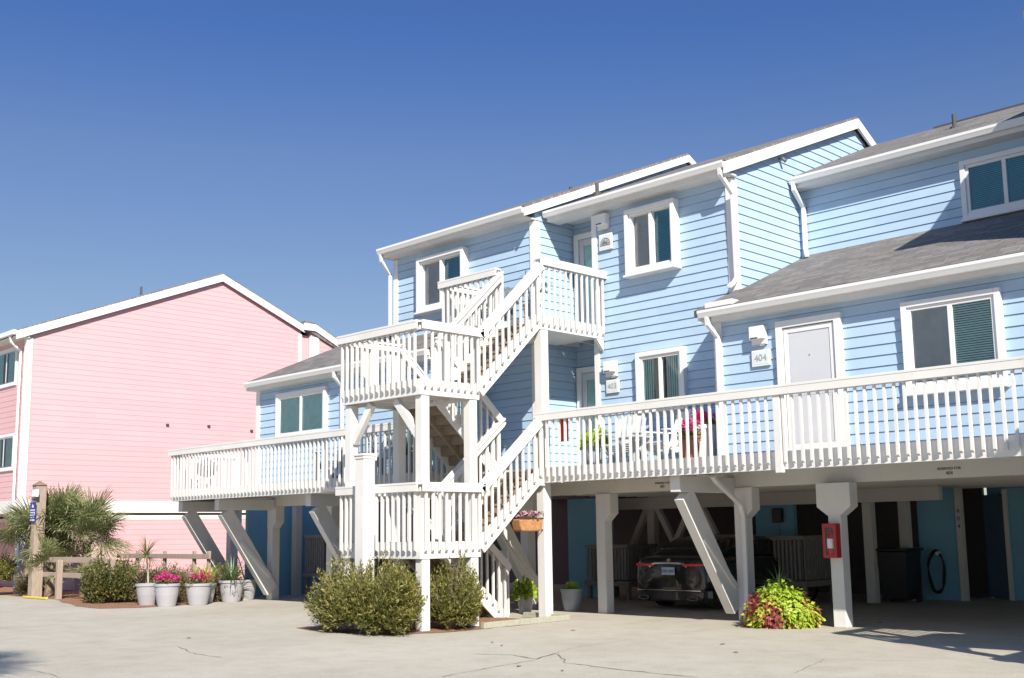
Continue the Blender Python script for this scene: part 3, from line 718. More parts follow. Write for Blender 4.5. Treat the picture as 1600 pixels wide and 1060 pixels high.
# carrying posts
def tpost(x, y, z0, z1, w=.17): return MB().box(x-w/2, x+w/2, y-w/2, y+w/2, z0, z1).build('support_post', WHITE, tower, bevel=.008)
for x, y in ((XR-.10, YF+.13), (XR-.10, YB-.13), (XL+.12, YF+.13), (XL+.12, YB-.13)): tpost(x, y, 0, ZM-.28)
tpost(XR-.09, YD+.14, 0, ZU-.28, .19); tpost(-16.8, YD+.13, FD, ZU-.28, .15)
MB().beam((XL+.2, YF+.13, ZM-.95), (XL+.72, YF+.13, ZM-.30), .10, .13, side=(0, 1, 0)).build('knee_brace', WHITE, tower, bevel=.004)
MB().beam((XR-.18, YF+.13, ZM-.95), (XR-.78, YF+.13, ZM-.30), .10, .13, side=(0, 1, 0)).build('knee_brace', WHITE, tower, bevel=.004)
MB().prism([(16.45, ZU-.28), (16.66, ZU-.28), (16.66, ZU-.5)], 'x', XR-.08, XR).build('wall_bracket', WHITE, tower)
# the same tower stands again past the right edge of the picture
t2 = copy_tree(tower); t2.location = tower.location + Vector((13.6, 0, 0)); t2['label'] = 'second white stair tower standing past the right edge of the deck'

bp = thing('bollard_post', 'square white boxed post with flat cap in front of the lower stair landing', 'post', (-15.42, 11.72, 0))
MB().box(-15.54, -15.30, 11.60, 11.84, 0, 2.90).build('shaft', WHITE, bp, bevel=.01); MB().box(-15.57, -15.27, 11.57, 11.87, 2.90, 2.94).box(-15.555, -15.285, 11.585, 11.855, 2.85, 2.899).build('cap', WHITE, bp, bevel=.006)
tb = MB().box(-16.6, -13.72, 11.6, 11.6+.001, 0, 0) if False else MB()
tb.beam((-13.78, 12.9, .05), (-13.78, 15.0, .05), .09, .10).beam((-13.80, 15.02, .05), (-14.9, 15.02, .05), .09, .10)
tag(tb.build('timber_edging', EDGING, bevel=.01), 'weathered timber edging around the bed below the stair', 'edging')
pn = MB().box(-15.95, -15.62, 15.30, 15.35, 0, 1.22); tag(pn.build('privacy_panel', WHITE, bevel=.006), 'low white board panel standing behind the ground stair', 'panel')

#__PART2__
# ------------------------------------------------------------------ pink building
pk = thing('apartment_building', 'tall pink clapboard building with white verge boards at the left', 'building', (-34, 13.15, 0))
PX0 = -34.0
prof = [(13.15, 2.72), (13.15, 7.78), (19.6, 10.40), (22.9, 9.02), (22.9, 2.72)]
core = MB().prism([(p[0]+(.022 if i < 2 else 0), p[1]) for i, p in enumerate(prof)], 'x', -46, PX0-.022)
siding(core, 'x', PX0, prof, 1, .006, .002); siding(core, 'y', 13.15, [(-46, 2.72), (PX0, 2.72), (PX0, 7.78), (-46, 7.78)], -1, .006, .002)
core.build('wall', PINK, pk)
prof2 = [(23.28, 2.72), (23.28, 9.02), (29.0, 6.35), (29.0, 2.72)]
core = MB().prism(prof2, 'x', -46, PX0+.06); siding(core, 'x', PX0+.08, prof2, 1, .006, .002); core.build('wall', PINK, pk)
MB().box(-46, PX0-.06, 22.9, 23.28, 2.72, 8.8).build('wall', PINK, pk)
MB().box(PX0-.12, PX0+.04, 22.80, 22.92, 2.72, 8.80).box(PX0+.03, PX0+.125, 23.24, 23.62, 2.72, 8.75).build('corner_board', TRIM, pk)
low = [(14.9, 0), (14.9, 2.12), (29, 2.12), (29, 0)]
core = MB().prism([(14.9, 0), (14.9, 2.12), (29, 2.12), (29, 0)], 'x', -46, PX0-.022); siding(core, 'x', PX0, low, 1, .006, .002); core.build('wall', PINK, pk)
MB().box(-46, PX0+.05, 13.09, 29.1, 2.34, 2.715).build('band_board', WHITE, pk)
MB().box(-45.9, PX0+.02, 14.92, 29.05, 2.12, 2.27).build('band_board', WHITE, pk)
def proof(name, y0, z0, yr, zr, yb, zb, x0, x1):
    MB().prism([(y0, z0-.1), (y0, z0), (yr, zr), (yb, zb), (yb, zb-.1), (yr, zr-.1)], 'x', x0, x1).build(name, SHINGLE, pk)
proof('roof', 12.78, 7.80, 19.6, 10.58, 22.98, 9.17, -46.2, PX0+.10)
MB().prism([(22.98, 9.0), (22.98, 9.3), (23.4, 9.26), (29.2, 6.5), (29.2, 6.35)], 'x', -46.2, PX0+.18).build('roof', SHINGLE, pk)
rake(pk, PX0+.10, [(12.76, 7.80), (19.6, 10.58), (22.98, 9.17)], .25); rake(pk, PX0+.18, [(22.90, 9.26), (23.4, 9.26), (29.2, 6.5)], .25)
MB().box(-46, PX0+.12, 12.66, 12.76, 7.64, 7.78).box(-46, PX0+.1, 12.78, 13.17, 7.58, 7.62).build('gutter', TRIM, pk)
corner(pk, PX0, 13.15, 2.72, 7.6, w=.15)
spout(pk, [(-34.25, 12.72, 7.62), (-34.25, 12.76, 7.45), (-34.28, 13.06, 7.2), (-34.28, 13.06, 2.3)])
window(pk, -36.25, -34.68, 6.22, 7.42, 13.15, 'curtain', depth=.06, sill=False)
window(pk, -36.15, -34.55, 3.62, 4.75, 13.15, 'curtain', depth=.06, sill=False)
for y, z in ((17.75, 5.21), (19.25, 5.25), (20.9, 5.18)):
    MB().box(PX0+.02, PX0+.07, y-.045, y+.045, z-.03, z+.03).build('wall_vent', GREYD, pk)
MB().tube([(-34.4, 16.9, 9.4), (-34.4, 16.9, 9.78)], .04, 8).build('vent_pipe', GREYD, pk)
for x, y in ((-34.15, 13.3), (-36.9, 13.3), (-39.6, 13.3)): post(pk, x, y, 0, 2.34, .24)
MB().beam((-34.15, 14.7, .35), (-34.15, 13.45, 2.2), .16, .2, side=(1, 0, 0)).build('brace', WHITED, pk)
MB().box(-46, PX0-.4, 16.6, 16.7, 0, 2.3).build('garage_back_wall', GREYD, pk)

# ------------------------------------------------------------------ fixtures
def wall_lamp(x, y, z, label, w=.27, h=.30, d=.16):
    t = thing('wall_lamp', label, 'lamp', (x, y, z), 'white box lamps on the blue walls')
    MB().prism([(y-d*.55, z-h/2), (y-.02, z-h/2), (y-.02, z+h/2), (y-d, z+h/2), (y-d, z-h*.22), (y-d*.55, z-h*.22)], 'x', x-w/2, x+w/2).build('housing', TRIM, t, bevel=.008)
    MB().box(x-w*.42, x+w*.1, y-d-.003, y-d+.01, z-h*.2, z-h*.12).build('slot', GREYD, t)
    MB().box(x-w*.35, x+w*.35, y-d*.5, y-.03, z-h/2-.02, z-h/2-.002).build('diffuser', plain('lamp_lens', (.5, .5, .48), .3), t)
    return t
wall_lamp(-14.11, yc, 7.69, 'white box wall lamp beside the shell plaque on the top storey')
wall_lamp(-14.00, yc, 4.70, 'white box wall lamp left of the curtained window on the deck storey')
wall_lamp(-9.94, yd, 4.70, 'white box wall lamp left of the white door')
def plaque(x, y, z, w, h, body, label):
    t = thing('number_plaque', label, 'sign', (x, y, z), 'white plaques under the wall lamps')
    m = MB().box(x-w/2, x+w/2, y-.06, y-.025, z-h/2, z+h/2); m.build('plate', TRIM, t, bevel=.008)
    MB().box(x-w/2+.03, x+w/2-.03, y-.063, y-.061, z-h/2+.03, z+h/2-.03).build('field', plain('plaque_field', (.62, .66, .68), .6), t)
    if body: 
        q = text('number', body, h*.58, plain('faded_grey', (.30, .32, .34), .6), t, (x, y-.066, z), FACE_Y)
    else:
        a = MB()
        for i in range(7):
            an = pi*(i+.5)/7; a.beam((x+.02*cos(an), y-.066, z-.05+.02*sin(an)), (x+.11*cos(an), y-.066, z-.05+.11*sin(an)), .012, .012, side=(0, 1, 0))
        a.tube([(x+.125*cos(pi*k/14), y-.066, z-.05+.125*sin(pi*k/14)) for k in range(15)], .006, 5); a.box(x-.13, x+.13, y-.07, y-.062, z-.075, z-.06)
        a.build('shell_emblem', METAL, t)
plaque(-14.07, yc, 7.28, .34, .33, '', 'white plaque with a shell emblem beside the top storey entry')
plaque(-13.99, yc, 4.36, .32, .26, '403', 'small white number plaque under the lamp left of the curtained window')
plaque(-9.93, yd, 4.33, .35, .27, '404', 'white number plaque under the lamp left of the white door')

# fire extinguisher cabinet on the post
fx, fy, fz = -9.20, 16.33, 1.36
fe = thing('extinguisher_cabinet', 'red fire extinguisher cabinet hung on the white garage post', 'fire extinguisher', (fx, fy, fz))
w, h, dp = .12, .27, .15
c = MB().box(fx-w, fx+w, fy-.02, fy, fz-h, fz+h).box(fx-w, fx-w+.02, fy-dp, fy-.02, fz-h, fz+h).box(fx+w-.02, fx+w, fy-dp, fy-.02, fz-h, fz+h).box(fx-w+.02, fx+w-.02, fy-dp, fy-.02, fz+h-.02, fz+h).box(fx-w+.02, fx+w-.02, fy-dp, fy-.02, fz-h, fz-h+.02)
c.box(fx-w+.02, fx-w+.05, fy-dp, fy-dp+.015, fz-h+.02, fz+h-.02).box(fx+w-.05, fx+w-.02, fy-dp, fy-dp+.015, fz-h+.02, fz+h-.02).box(fx-w+.05, fx+w-.05, fy-dp, fy-dp+.015, fz+h-.06, fz+h-.02).box(fx-w+.05, fx+w-.05, fy-dp, fy-dp+.015, fz-h+.02, fz-h+.05)
c.build('cabinet', RED, fe, bevel=.004)
e = MB().lathe([(.055, -.22), (.06, -.2), (.06, .07), (.045, .12), (.02, .14)], (fx, fy-.10, fz), 14); eo = e.build('cylinder', RED, fe, smooth=True)
MB().lathe([(.0615, -.12), (.0615, .03)], (fx, fy-.10, fz), 14).build('label', SIGNWHITE, eo); MB().box(fx-.03, fx+.04, fy-.14, fy-.06, fz+.141, fz+.18).tube([(fx-.03, fy-.1, fz+.15), (fx-.085, fy-.1, fz+.08), (fx-.08, fy-.1, fz-.1)], .01, 6).build('valve', BLACK, eo)
pn_ = MB(); pn_.add([(fx-w+.05, fy-dp+.006, fz-h+.05), (fx+w-.05, fy-dp+.006, fz-h+.05), (fx+w-.05, fy-dp+.006, fz+h-.06), (fx-w+.05, fy-dp+.006, fz+h-.06)], [(0, 1, 2, 3)]); pn_.build('pane', glassmat('cabinet_glass', (.95, .95, .95), .02), fe)

# sign post and rail fence
sp = thing('sign_post', 'brown square timber post with a blue notice and a white lamp box', 'sign post', (-31.0, 12.5, 0))
MB().box(-31.14, -30.86, 12.36, 12.64, 0, 3.02).build('post', GREYWOOD, sp, bevel=.01)
MB().add([(-31.17,12.33,3.02),(-30.83,12.33,3.02),(-30.83,12.67,3.02),(-31.17,12.67,3.02),(-31,12.5,3.14)], [(0,3,2,1),(0,1,4),(1,2,4),(2,3,4),(3,0,4)]) 
cp = MB(); cp.add([(-31.17,12.33,3.02),(-30.83,12.33,3.02),(-30.83,12.67,3.02),(-31.17,12.67,3.02),(-31,12.5,3.15)], [(0,3,2,1),(0,1,4),(1,2,4),(2,3,4),(3,0,4)]); cp.build('cap', BARK, sp)
sg = MB().box(-31.12, -30.76, 12.315, 12.33, 2.03, 2.56).build('sign_board', SIGNBLUE, sp)
MB().box(-31.09, -30.79, 12.309, 12.314, 2.335, 2.365).box(-31.09, -30.79, 12.309, 12.314, 2.20, 2.30).box(-31.09, -30.79, 12.309, 12.314, 2.06, 2.10).build('white_field', SIGNWHITE, sg)
tr = MB(); tr.prism([(-31.0, 2.42), (-30.88, 2.42), (-30.94, 2.53)], 'y', 12.309, 12.314); tr.build('emblem', SIGNWHITE, sg)
text('lettering', 'PRIVATE', .075, SIGNBLUE, sg, (-30.94, 12.306, 2.25), FACE_Y)
text('lettering', 'PROPERTY', .05, SIGNWHITE, sg, (-30.94, 12.311, 2.15), FACE_Y)
MB().box(-30.95, -30.68, 12.28, 12.355, 2.70, 2.90).build('lamp_box', TRIM, sp, bevel=.01)
MB().ball((-30.75, 12.25, 2.66), .05).build('lamp_head', GREYD, sp)
fn = thing('rail_fence', 'low weathered split rail fence running right from the sign post', 'fence', (-29.6, 12.55, 0))
MB().box(-29.68, -29.54, 12.48, 12.62, 0, 1.02).build('post', GREYWOOD, fn, bevel=.01); MB().box(-27.3, -27.16, 12.78, 12.92, 0, 1.05).build('post', GREYWOOD, fn, bevel=.01)
MB().box(-30.86, -27.1, 12.63, 12.68, .95, 1.09).build('rail', GREYWOOD, fn, bevel=.008); MB().box(-30.86, -27.1, 12.63, 12.68, .56, .69).build('rail', GREYWOOD, fn, bevel=.008)
f2 = thing('rail_fence', 'brown rail fence with thin posts in front of the lower pink wall', 'fence', (-27, 14.1, 0))
MB().box(-29.6, -24.7, 14.10, 14.14, 1.03, 1.15).build('rail', GREYWOOD, f2, bevel=.008); MB().box(-29.6, -24.7, 14.10, 14.14, .58, .68).build('rail', GREYWOOD, f2, bevel=.008)
for x in (-28.6, -27.1, -25.6, -24.9): MB().box(x, x+.08, 14.145, 14.22, 0, 1.22).build('post', GREYWOOD, f2, bevel=.008)
tag(MB().beam((-31.25, 12.30, .035), (-29.7, 12.30, .035), .07, .06).build('parking_kerb', YELLOW, bevel=.02), 'yellow kerb on the ground at the foot of the sign post', 'kerb')

# ------------------------------------------------------------------ plants
def shoots(mbs, c, rx, ry, h, n, per, leaf=(.07, .02), seed=1, stems=None, flat=.6, up=.35):
    rnd = random.Random(seed); cx, cy, cz = c
    for i in range(n):
        a = rnd.uniform(0, 2*pi); v = rnd.random()**.55
        th = math.acos(1-v*(1+flat)) if v*(1+flat) <= 2 else pi
        k = rnd.uniform(.72, 1.08)*(1+.13*sin(3*a+seed)+.09*sin(7*a+seed*2)*sin(5*th))
        tip = Vector((cx+rx*k*sin(th)*cos(a), cy+ry*k*sin(th)*sin(a), cz+max(.02, h*(.42+.58*k*cos(th)))))
        base = Vector((cx+rx*.35*sin(th)*cos(a), cy+ry*.35*sin(th)*sin(a), cz+h*.15))
        dv = tip-base; L = dv.length; dn = dv.normalized()
        if stems is not None and i % 3 == 0: stems.tube([base, tip], .004, 3, caps=False)
        mb = mbs[rnd.randrange(len(mbs))] if isinstance(mbs, list) else mbs
        st = rnd.uniform(.08, .30)
        for j in range(per):
            p = tip - dn*(j/per)*min(L*.7, st*2.2) + Vector((rnd.gauss(0, .012), rnd.gauss(0, .012), rnd.gauss(0, .012)))
            q = dn*.55 + Vector((rnd.gauss(0, .6), rnd.gauss(0, .6), rnd.gauss(up, .5)))
            mb.leaf(p, q, (rnd.gauss(0, 1), rnd.gauss(0, 1), 1), leaf[0]*rnd.uniform(.6, 1.3), leaf[1]*rnd.uniform(.7, 1.3), rnd.uniform(-.01, .01))
def shrub(name, label, c, rx, ry, h, n, mat, leaf=(.07, .022), seed=1, per=12, group=None, cat='bush'):
    t = thing(name, label, cat, c, group)
    mb = MB(); st = MB(); shoots(mb, c, rx, ry, h, n, per, leaf, seed, st)
    mb.build('foliage', mat, t)
    rnd = random.Random(seed)
    for i in range(7):
        a = rnd.uniform(0, 6.28); st.tube([(c[0]+.08*cos(a), c[1]+.08*sin(a), 0), (c[0]+rx*.3*cos(a), c[1]+ry*.3*sin(a), h*.45)], .012, 5, caps=False)
    st.build('stems', BARK, t); return t
shrub('shrub', 'big rounded olive green shrub in front of the lower stair landing', (-14.84, 11.40, 0), 1.12, .68, 1.24, 3200, BUSHL, seed=3, leaf=(.075, .022))
shrub('shrub', 'smaller green shrub between the right posts under the stair landing', (-14.25, 12.62, 0), .60, .50, 1.26, 1300, BUSHL, seed=9)
shrub('shrub', 'dense dark green shrub left of the grey pots', (-27.1, 12.75, 0), .85, .6, 1.15, 1900, HEDGEL, (.08, .035), seed=12)
shrub('shrub', 'yellowish shrub behind the pot of pink flowers nearest the fence', (-26.0, 13.5, 0), 1.1, .6, .98, 1500, HEDGEB, (.07, .02), seed=14)
shrub('shrub', 'yellow-green shrub behind the middle flower pots', (-25.4, 14.6, 0), 1.2, .5, .92, 1300, HEDGEB, (.07, .02), seed=15)
shrub('shrub', 'brownish shrub beside the dark green one under the fence', (-28.1, 13.4, 0), .9, .5, 1.1, 1100, HEDGEB, (.07, .025), seed=16)
shrub('shrub', 'light green ball shrub at the left edge below the pink building', (-33.4, 12.3, .35), .62, .5, .95, 1200, BUSHL, (.06, .03), seed=18)
shrub('shrub', 'grey brown dry shrub at the corner of the pink building', (-32.5, 13.0, 0), .5, .4, .8, 300, HEDGEB, (.09, .02), seed=19)

def fan(mb, base, dr, pet, rad, rnd, n=26):
    base = Vector(base); dr = nrm(dr); hub = base + dr*pet + Vector((0, 0, -.06*pet))
    mb.tube([base, (base+hub)/2 + Vector((0, 0, .05)), hub], .008, 4, caps=False)
    sd = dr.cross(Vector((0,0,1))); sd = sd.normalized() if sd.length > .05 else Vector((1,0,0))
    sd = (sd + Vector((0, 0, rnd.uniform(-.5, .5)))).normalized(); nn = sd.cross(dr)
    for i in range(n):
        a = -1.9+3.8*i/(n-1); q = dr*cos(a)+sd*sin(a)+nn*rnd.uniform(-.08, .08)
        L = rad*(.72+.28*cos(a*.8))*rnd.uniform(.88, 1.08); w = .034
        s2 = q.cross(nn).normalized()
        p1 = hub+q*L*.5; p2 = hub+q*L*.82+Vector((0,0,-.05*L)); p3 = hub+q*L+Vector((0,0,-.22*L*rnd.uniform(.3, 1.2)))
        mb.add([hub, p1-s2*w/2, p1+s2*w/2, p2-s2*w*.3, p2+s2*w*.3, p3], [(0,1,2),(1,3,4,2),(3,5,4)])
def palm(label, c, h, n, rad, seed, group=None, lo=-.35, pet=.65, name='palmetto'):
    t = thing(name, label, 'palm', (c[0], c[1], 0), group); rnd = random.Random(seed)
    mb = MB()
    for i in range(n):
        a = 2*pi*i/n*2.4+rnd.uniform(-.3, .3); e = lo+(1.5-lo)*(i/n)**.9
        fan(mb, (c[0]+.05*cos(a), c[1]+.05*sin(a), h), (cos(a)*cos(e), sin(a)*cos(e), sin(e)), pet*rnd.uniform(.7, 1.1), rad*rnd.uniform(.85, 1.1), rnd)
    mb.build('fronds', PALML, t)
    tk = MB(); tk.tube([(c[0], c[1], 0), (c[0]+.03, c[1], h*.5), (c[0], c[1], h+.05)], .11, 10, rs=[.15, .13, .11])
    for i in range(int(h/.07)):
        a = i*2.4; z = .05+i*.07; tk.beam((c[0]+.1*cos(a), c[1]+.1*sin(a), z), (c[0]+.2*cos(a), c[1]+.2*sin(a), z+.14), .06, .02)
    tk.build('trunk', BARK, t); return t
PG = 'palmettos beside the pink building'
palm('palmetto with stiff fan leaves right behind the sign post', (-32.0, 12.95), 1.55, 40, .88, 21, PG)
palm('tallest palmetto in the middle of the clump before the pink wall', (-31.5, 13.3), 1.85, 44, .92, 22, PG)
palm('palmetto at the right end of the clump, leaning over the fence', (-30.6, 13.7), 1.60, 44, .92, 23, PG)
palm('small dark palmetto left of the sign post', (-32.5, 12.9), 1.55, 22, .70, 24, PG)
palm('low palmetto under the taller ones, behind the fence rails', (-31.0, 12.9), .70, 26, .62, 25, PG, lo=.0)
palm('tall palm tree standing left of the driveway', (-6.9, .0), 7.2, 26, 1.0, 31, lo=-.8, name='palm_tree')

def pot(label, x, y, r, h, plant, mat=POT, seed=1, group='grey pots along the driveway', z=0, name='potted_plant'):
    t = thing(name, label, 'plant pot', (x, y, z), group); rnd = random.Random(seed)
    r *= .94; po = MB().lathe([(r*.70, 0), (r*.72, .01), (r*.90, h*.5), (r*.98, h*.88), (r*1.06, h*.89), (r*1.06, h), (r*.97, h), (r*.93, h-.06)], (x, y, z), 32).build('pot', mat, t, smooth=False)
    po.data.shade_smooth() if False else None
    MB().lathe([(r*.93, h-.07), (r*.93, h-.055)], (x, y, z), 20).build('soil', SOIL, t)
    zt = z+h-.05
    if plant in ('flowers', 'flowers_grass'):
        g = MB(); shoots(g, (x, y, zt-.05), r*.95, r*.95, .24, 110, 7, (.06, .045), seed); g.build('leaves', HEDGEL, t)
        f = MB()
        for k in range(16):
            a = rnd.uniform(0, 6.28); q = r*rnd.uniform(.1, .95); c = Vector((x+q*cos(a), y+q*sin(a), zt+rnd.uniform(.14, .27)))
            for i in range(26):
                dv = Vector((rnd.gauss(0, 1), rnd.gauss(0, 1), rnd.gauss(.2, 1))).normalized()
                f.leaf(c+dv*.045, dv+Vector((rnd.gauss(0, .4), rnd.gauss(0, .4), 0)), (rnd.random(), rnd.random(), 1), .045, .045)
        f.build('flowers', MAGENTA, t)
        if plant == 'flowers_grass':
            s = MB()
            for i in range(70):
                a = rnd.uniform(0, 6.28); s.strap((x+.1*cos(a), y+.15+.1*sin(a), zt), (cos(a)*.5, sin(a)*.5, 1.2), rnd.uniform(.4, .65), .022, .5)
            s.build('grass', LIME, t)
    elif plant == 'yucca':
        s = MB()
        for i in range(95):
            a = rnd.uniform(0, 6.28); e = rnd.uniform(.1, 1.35); s.strap((x+.05*cos(a), y+.05*sin(a), zt+.02), (cos(a)*cos(e), sin(a)*cos(e), sin(e)), rnd.uniform(.45, .72), .032, .25)
        s.build('leaves', YUCL, t)
    elif plant == 'stalks':
        s = MB(); st = MB()
        for i in range(9):
            a = rnd.uniform(0, 6.28); tp = Vector((x+.3*cos(a), y+.3*sin(a), zt+rnd.uniform(.3, .7))); st.tube([(x, y, zt-.05), (x+.1*cos(a), y+.1*sin(a), zt+.2), tp], .008, 5)
            for k in range(12):
                b = rnd.uniform(0, 6.28); s.strap(tp-Vector((0, 0, .03*k*.6)), (cos(b), sin(b), .5), .2, .02, .6)
        s.build('leaves', HEDGEL, t); st.build('stems', BARK, t)
    elif plant == 'cordyline':
        tp = Vector((x-.12, y, zt+.68)); MB().tube([(x+.02, y, zt-.05), (x-.03, y, zt+.3), tp], .022, 8).build('trunk', plain('pale_stem', (.42, .38, .30), .8), t)
        s = MB()
        for i in range(95):
            a = rnd.uniform(0, 6.28); e = rnd.uniform(-.25, 1.45); s.strap(tp, (cos(a)*cos(e), sin(a)*cos(e), sin(e)), rnd.uniform(.42, .66), .022, .9, 5)
        s.build('leaves', CORDL, t)
    elif plant == 'lime':
        s = MB(); shoots(s, (x, y, zt-.05), r*1.15, r*1.15, .42, 120, 6, (.10, .085), seed); s.build('leaves', LIME, t)
    elif plant == 'sprig':
        s = MB(); shoots(s, (x, y, zt-.03), r*.55, r*.55, .2, 70, 7, (.06, .03), seed); s.build('leaves', LIME, t)
    return t
pot('round grey pot with a thin-trunked spiky cordyline, nearest the fence', -25.10, 12.75, .29, .50, 'cordyline', seed=41)
pot('round grey pot of magenta flowers beside the cordyline pot', -24.24, 12.78, .30, .52, 'flowers', seed=42)
pot('round grey pot of magenta flowers with bright grass behind them', -24.02, 13.45, .31, .50, 'flowers_grass', seed=43)
pot('grey pot half hidden behind the third flower pot', -24.55, 13.92, .27, .46, 'sprig', seed=48)
pot('round grey pot with a spiky blue-green yucca', -24.36, 14.52, .31, .52, 'yucca', seed=44)
pot('grey pot with loose leafy stalks beside the first bracket post', -24.75, 15.15, .29, .50, 'stalks', seed=45)
pot('zinc tub with a small lime plant beside the garage post', -15.25, 16.72, .235, .44, 'sprig', POTD, 46, None)
pot('lime green leafy plant in a small pot behind the stair post', -15.6, 15.75, .17, .36, 'lime', POT, 47, None)
pot('small grey pot at the left edge of the big shrub', -19.5, 15.2, .2, .35, 'stalks', POTD, 49, None)
# coleus mound
cm = thing('coleus_mound', 'mound of lime and dark red coleus with strap leaves on top, beside the garage post', 'plant', (-10.08, 16.02, 0))
MB().lathe([(.25, 0), (.28, .02), (.33, .22), (.30, .22)], (-10.08, 16.02, 0), 24).build('pot', BLACK, cm)
ly, lr, ll = MB(), MB(), MB(); rnd = random.Random(5)
for i in range(1700):
    a = rnd.uniform(0, 6.28); v = rnd.random(); th = math.acos(1-v*1.02); k = rnd.uniform(.80, 1.03)*(1+.09*sin(3*a+1)+.07*sin(5*a+4*th)+.05*sin(9*a))
    p = Vector((-10.08+.56*k*sin(th)*cos(a), 16.02+.50*k*sin(th)*sin(a), .03+.58*k*cos(th)+.02))
    o = (p-Vector((-10.08, 16.02, .1))).normalized()
    u = (p.x+10.08)*.71+(p.y-16.02)*.71; f = .9*sin(u*8.5+p.z*5+2.2)+.6*sin(u*17-p.z*9)+rnd.gauss(0, .4)-1.3*u-.9*(p.z-.25)
    tgt = lr if f > .62 and p.z < .54 else (ll if f < -.45 or p.z > .48 else ly)
    for j in range(3):
        tgt.leaf(p+Vector((rnd.gauss(0, .03), rnd.gauss(0, .03), rnd.gauss(0, .03))), o*.5+Vector((rnd.gauss(0, .4), rnd.gauss(0, .4), -.55+rnd.gauss(0, .3))), o, rnd.uniform(.06, .11), rnd.uniform(.035, .06), -.01)
ly.build('yellow_leaves', COLEUS_Y, cm); lr.build('red_leaves', COLEUS_R, cm); ll.build('lime_leaves', LIME, cm)
s = MB()
for i in range(60):
    a = rnd.uniform(0, 6.28); e = rnd.uniform(.5, 1.4); s.strap((-10.08, 16.05, .55), (cos(a)*cos(e), sin(a)*cos(e), sin(e)), rnd.uniform(.35, .62), .022, .9, 5)
s.build('strap_leaves', DKGRASS, cm)
s = MB()
for i in range(26):
    a = rnd.uniform(0, 6.28); q = rnd.uniform(.5, .66)
    for j in range(7): s.leaf((-10.08+q*cos(a)+rnd.gauss(0, .03), 16.02+q*.9*sin(a)+rnd.gauss(0, .03), .05+.05*j*rnd.random()), (cos(a)+rnd.gauss(0, .3), sin(a)+rnd.gauss(0, .3), rnd.gauss(-.1, .4)), (0, 0, 1), .08, .045)
s.build('trailing_leaves', COLEUS_Y, cm)
# coco basket on the stair post
hb = thing('hanging_planter', 'coconut fibre wall planter of pale pink flowers on the stair post', 'planter', (-14.25, 14.45, 1.6))
MB().prism([(14.22, 1.58), (14.72, 1.58), (14.76, 1.80), (14.14, 1.80)], 'x', -14.36, -14.12).build('basket', COCO, hb, bevel=.03)
MB().tube([(-14.11, 14.13, 1.81), (-14.11, 14.77, 1.81)], .008, 6).tube([(-14.37, 14.13, 1.81), (-14.37, 14.77, 1.81)], .008, 6).tube([(-14.24, 14.76, 1.81), (-14.24, 14.86, 1.81)], .012, 6).tube([(-14.24, 14.7, 1.6), (-14.24, 14.86, 1.6)], .012, 6).build('wire_frame', BLACK, hb)
g = MB(); f = MB(); rnd = random.Random(8)
for i in range(420):
    p = (-14.24+rnd.gauss(0, .07), 14.45+rnd.uniform(-.27, .27), 1.82+rnd.uniform(0, .10)); (f if rnd.random() < .5 else g).leaf(p, (rnd.gauss(0, 1), rnd.gauss(0, 1), .7), (rnd.random(), 0, 1), .05, .035)
g.build('leaves', HEDGEL, hb); f.build('flowers', PINKP, hb)

# ------------------------------------------------------------------ garage things
def ac(label, x0, x1, y0, y1, z0, z1, fan_mat=SLATWOOD):
    t = thing('slatted_enclosure', label, 'enclosure', (x0, y0, 0), 'slatted enclosures round the air conditioners')
    for x in (x0, x1-.09):
        for y in (y0, y1-.09): MB().box(x, x+.09, y, y+.09, 0, z0-.14).build('leg', PLATWOOD, t)
    MB().box(x0-.05, x1+.05, y0-.05, y1+.05, z0-.14, z0-.02).build('platform', PLATWOOD, t, bevel=.006)
    s = MB(); n = int((x1-x0)/.095)
    for i in range(n): s.box(x0+i*.095, x0+i*.095+.055, y0, y0+.02, z0, z1)
    n = int((y1-y0)/.095)
    for i in range(n): s.box(x1-.02, x1, y0+.03+i*.095, y0+.03+i*.095+.055, z0, z1)
    s.build('slat_panel', SLATWOOD, t)
    MB().box(x0-.02, x1+.02, y0-.03, y0-.002, z1-.06, z1+.02).box(x1+.002, x1+.03, y0, y1, z1-.06, z1+.02).build('top_rail', SLATWOOD, t)
    MB().box(x0+.06, x1-.10, y0+.10, y1-.06, z0, z1-.08).build('air_conditioner', METAL, t, bevel=.02)
    return t
ac('slatted wooden enclosure on a platform behind the coleus mound', -13.25, -12.25, 20.5, 21.7, .50, 1.38)
ac('slatted wooden enclosure on a platform left of the parked car', -17.70, -16.45, 19.95, 21.0, .44, 1.22)
ac('dark slatted enclosure in the garage under the left deck', -24.9, -23.95, 17.0, 17.8, .62, 1.55)
tag(MB().box(-12.75, -12.63, 20.44, 20.465, 1.16, 1.28).build('round_tag', RED), 'small red tag on the enclosure behind the coleus', 'tag') if False else None
mt = thing('electric_meter', 'small black meter box on the blue garage wall above the enclosure', 'meter', (-13.72, 21.95, 1.85))
MB().box(-13.84, -13.60, 21.86, 21.998, 1.68, 2.0).build('case', BLACK, mt, bevel=.02); MB().tube([(-13.72, 21.97, 1.68), (-13.72, 21.97, 1.2)], .015, 6).build('conduit', METAL, mt)
bn = thing('wheelie_bin', 'black wheeled rubbish bin at the back of the right garage', 'bin', (-11.1, 22.3, 0))
b = MB(); b.add([(-11.36,22.02,.06),(-10.84,22.02,.06),(-10.84,22.56,.06),(-11.36,22.56,.06),(-11.44,21.95,1.05),(-10.76,21.95,1.05),(-10.76,22.66,1.05),(-11.44,22.66,1.05)], [(0,3,2,1),(4,5,6,7),(0,1,5,4),(1,2,6,5),(2,3,7,6),(3,0,4,7)])
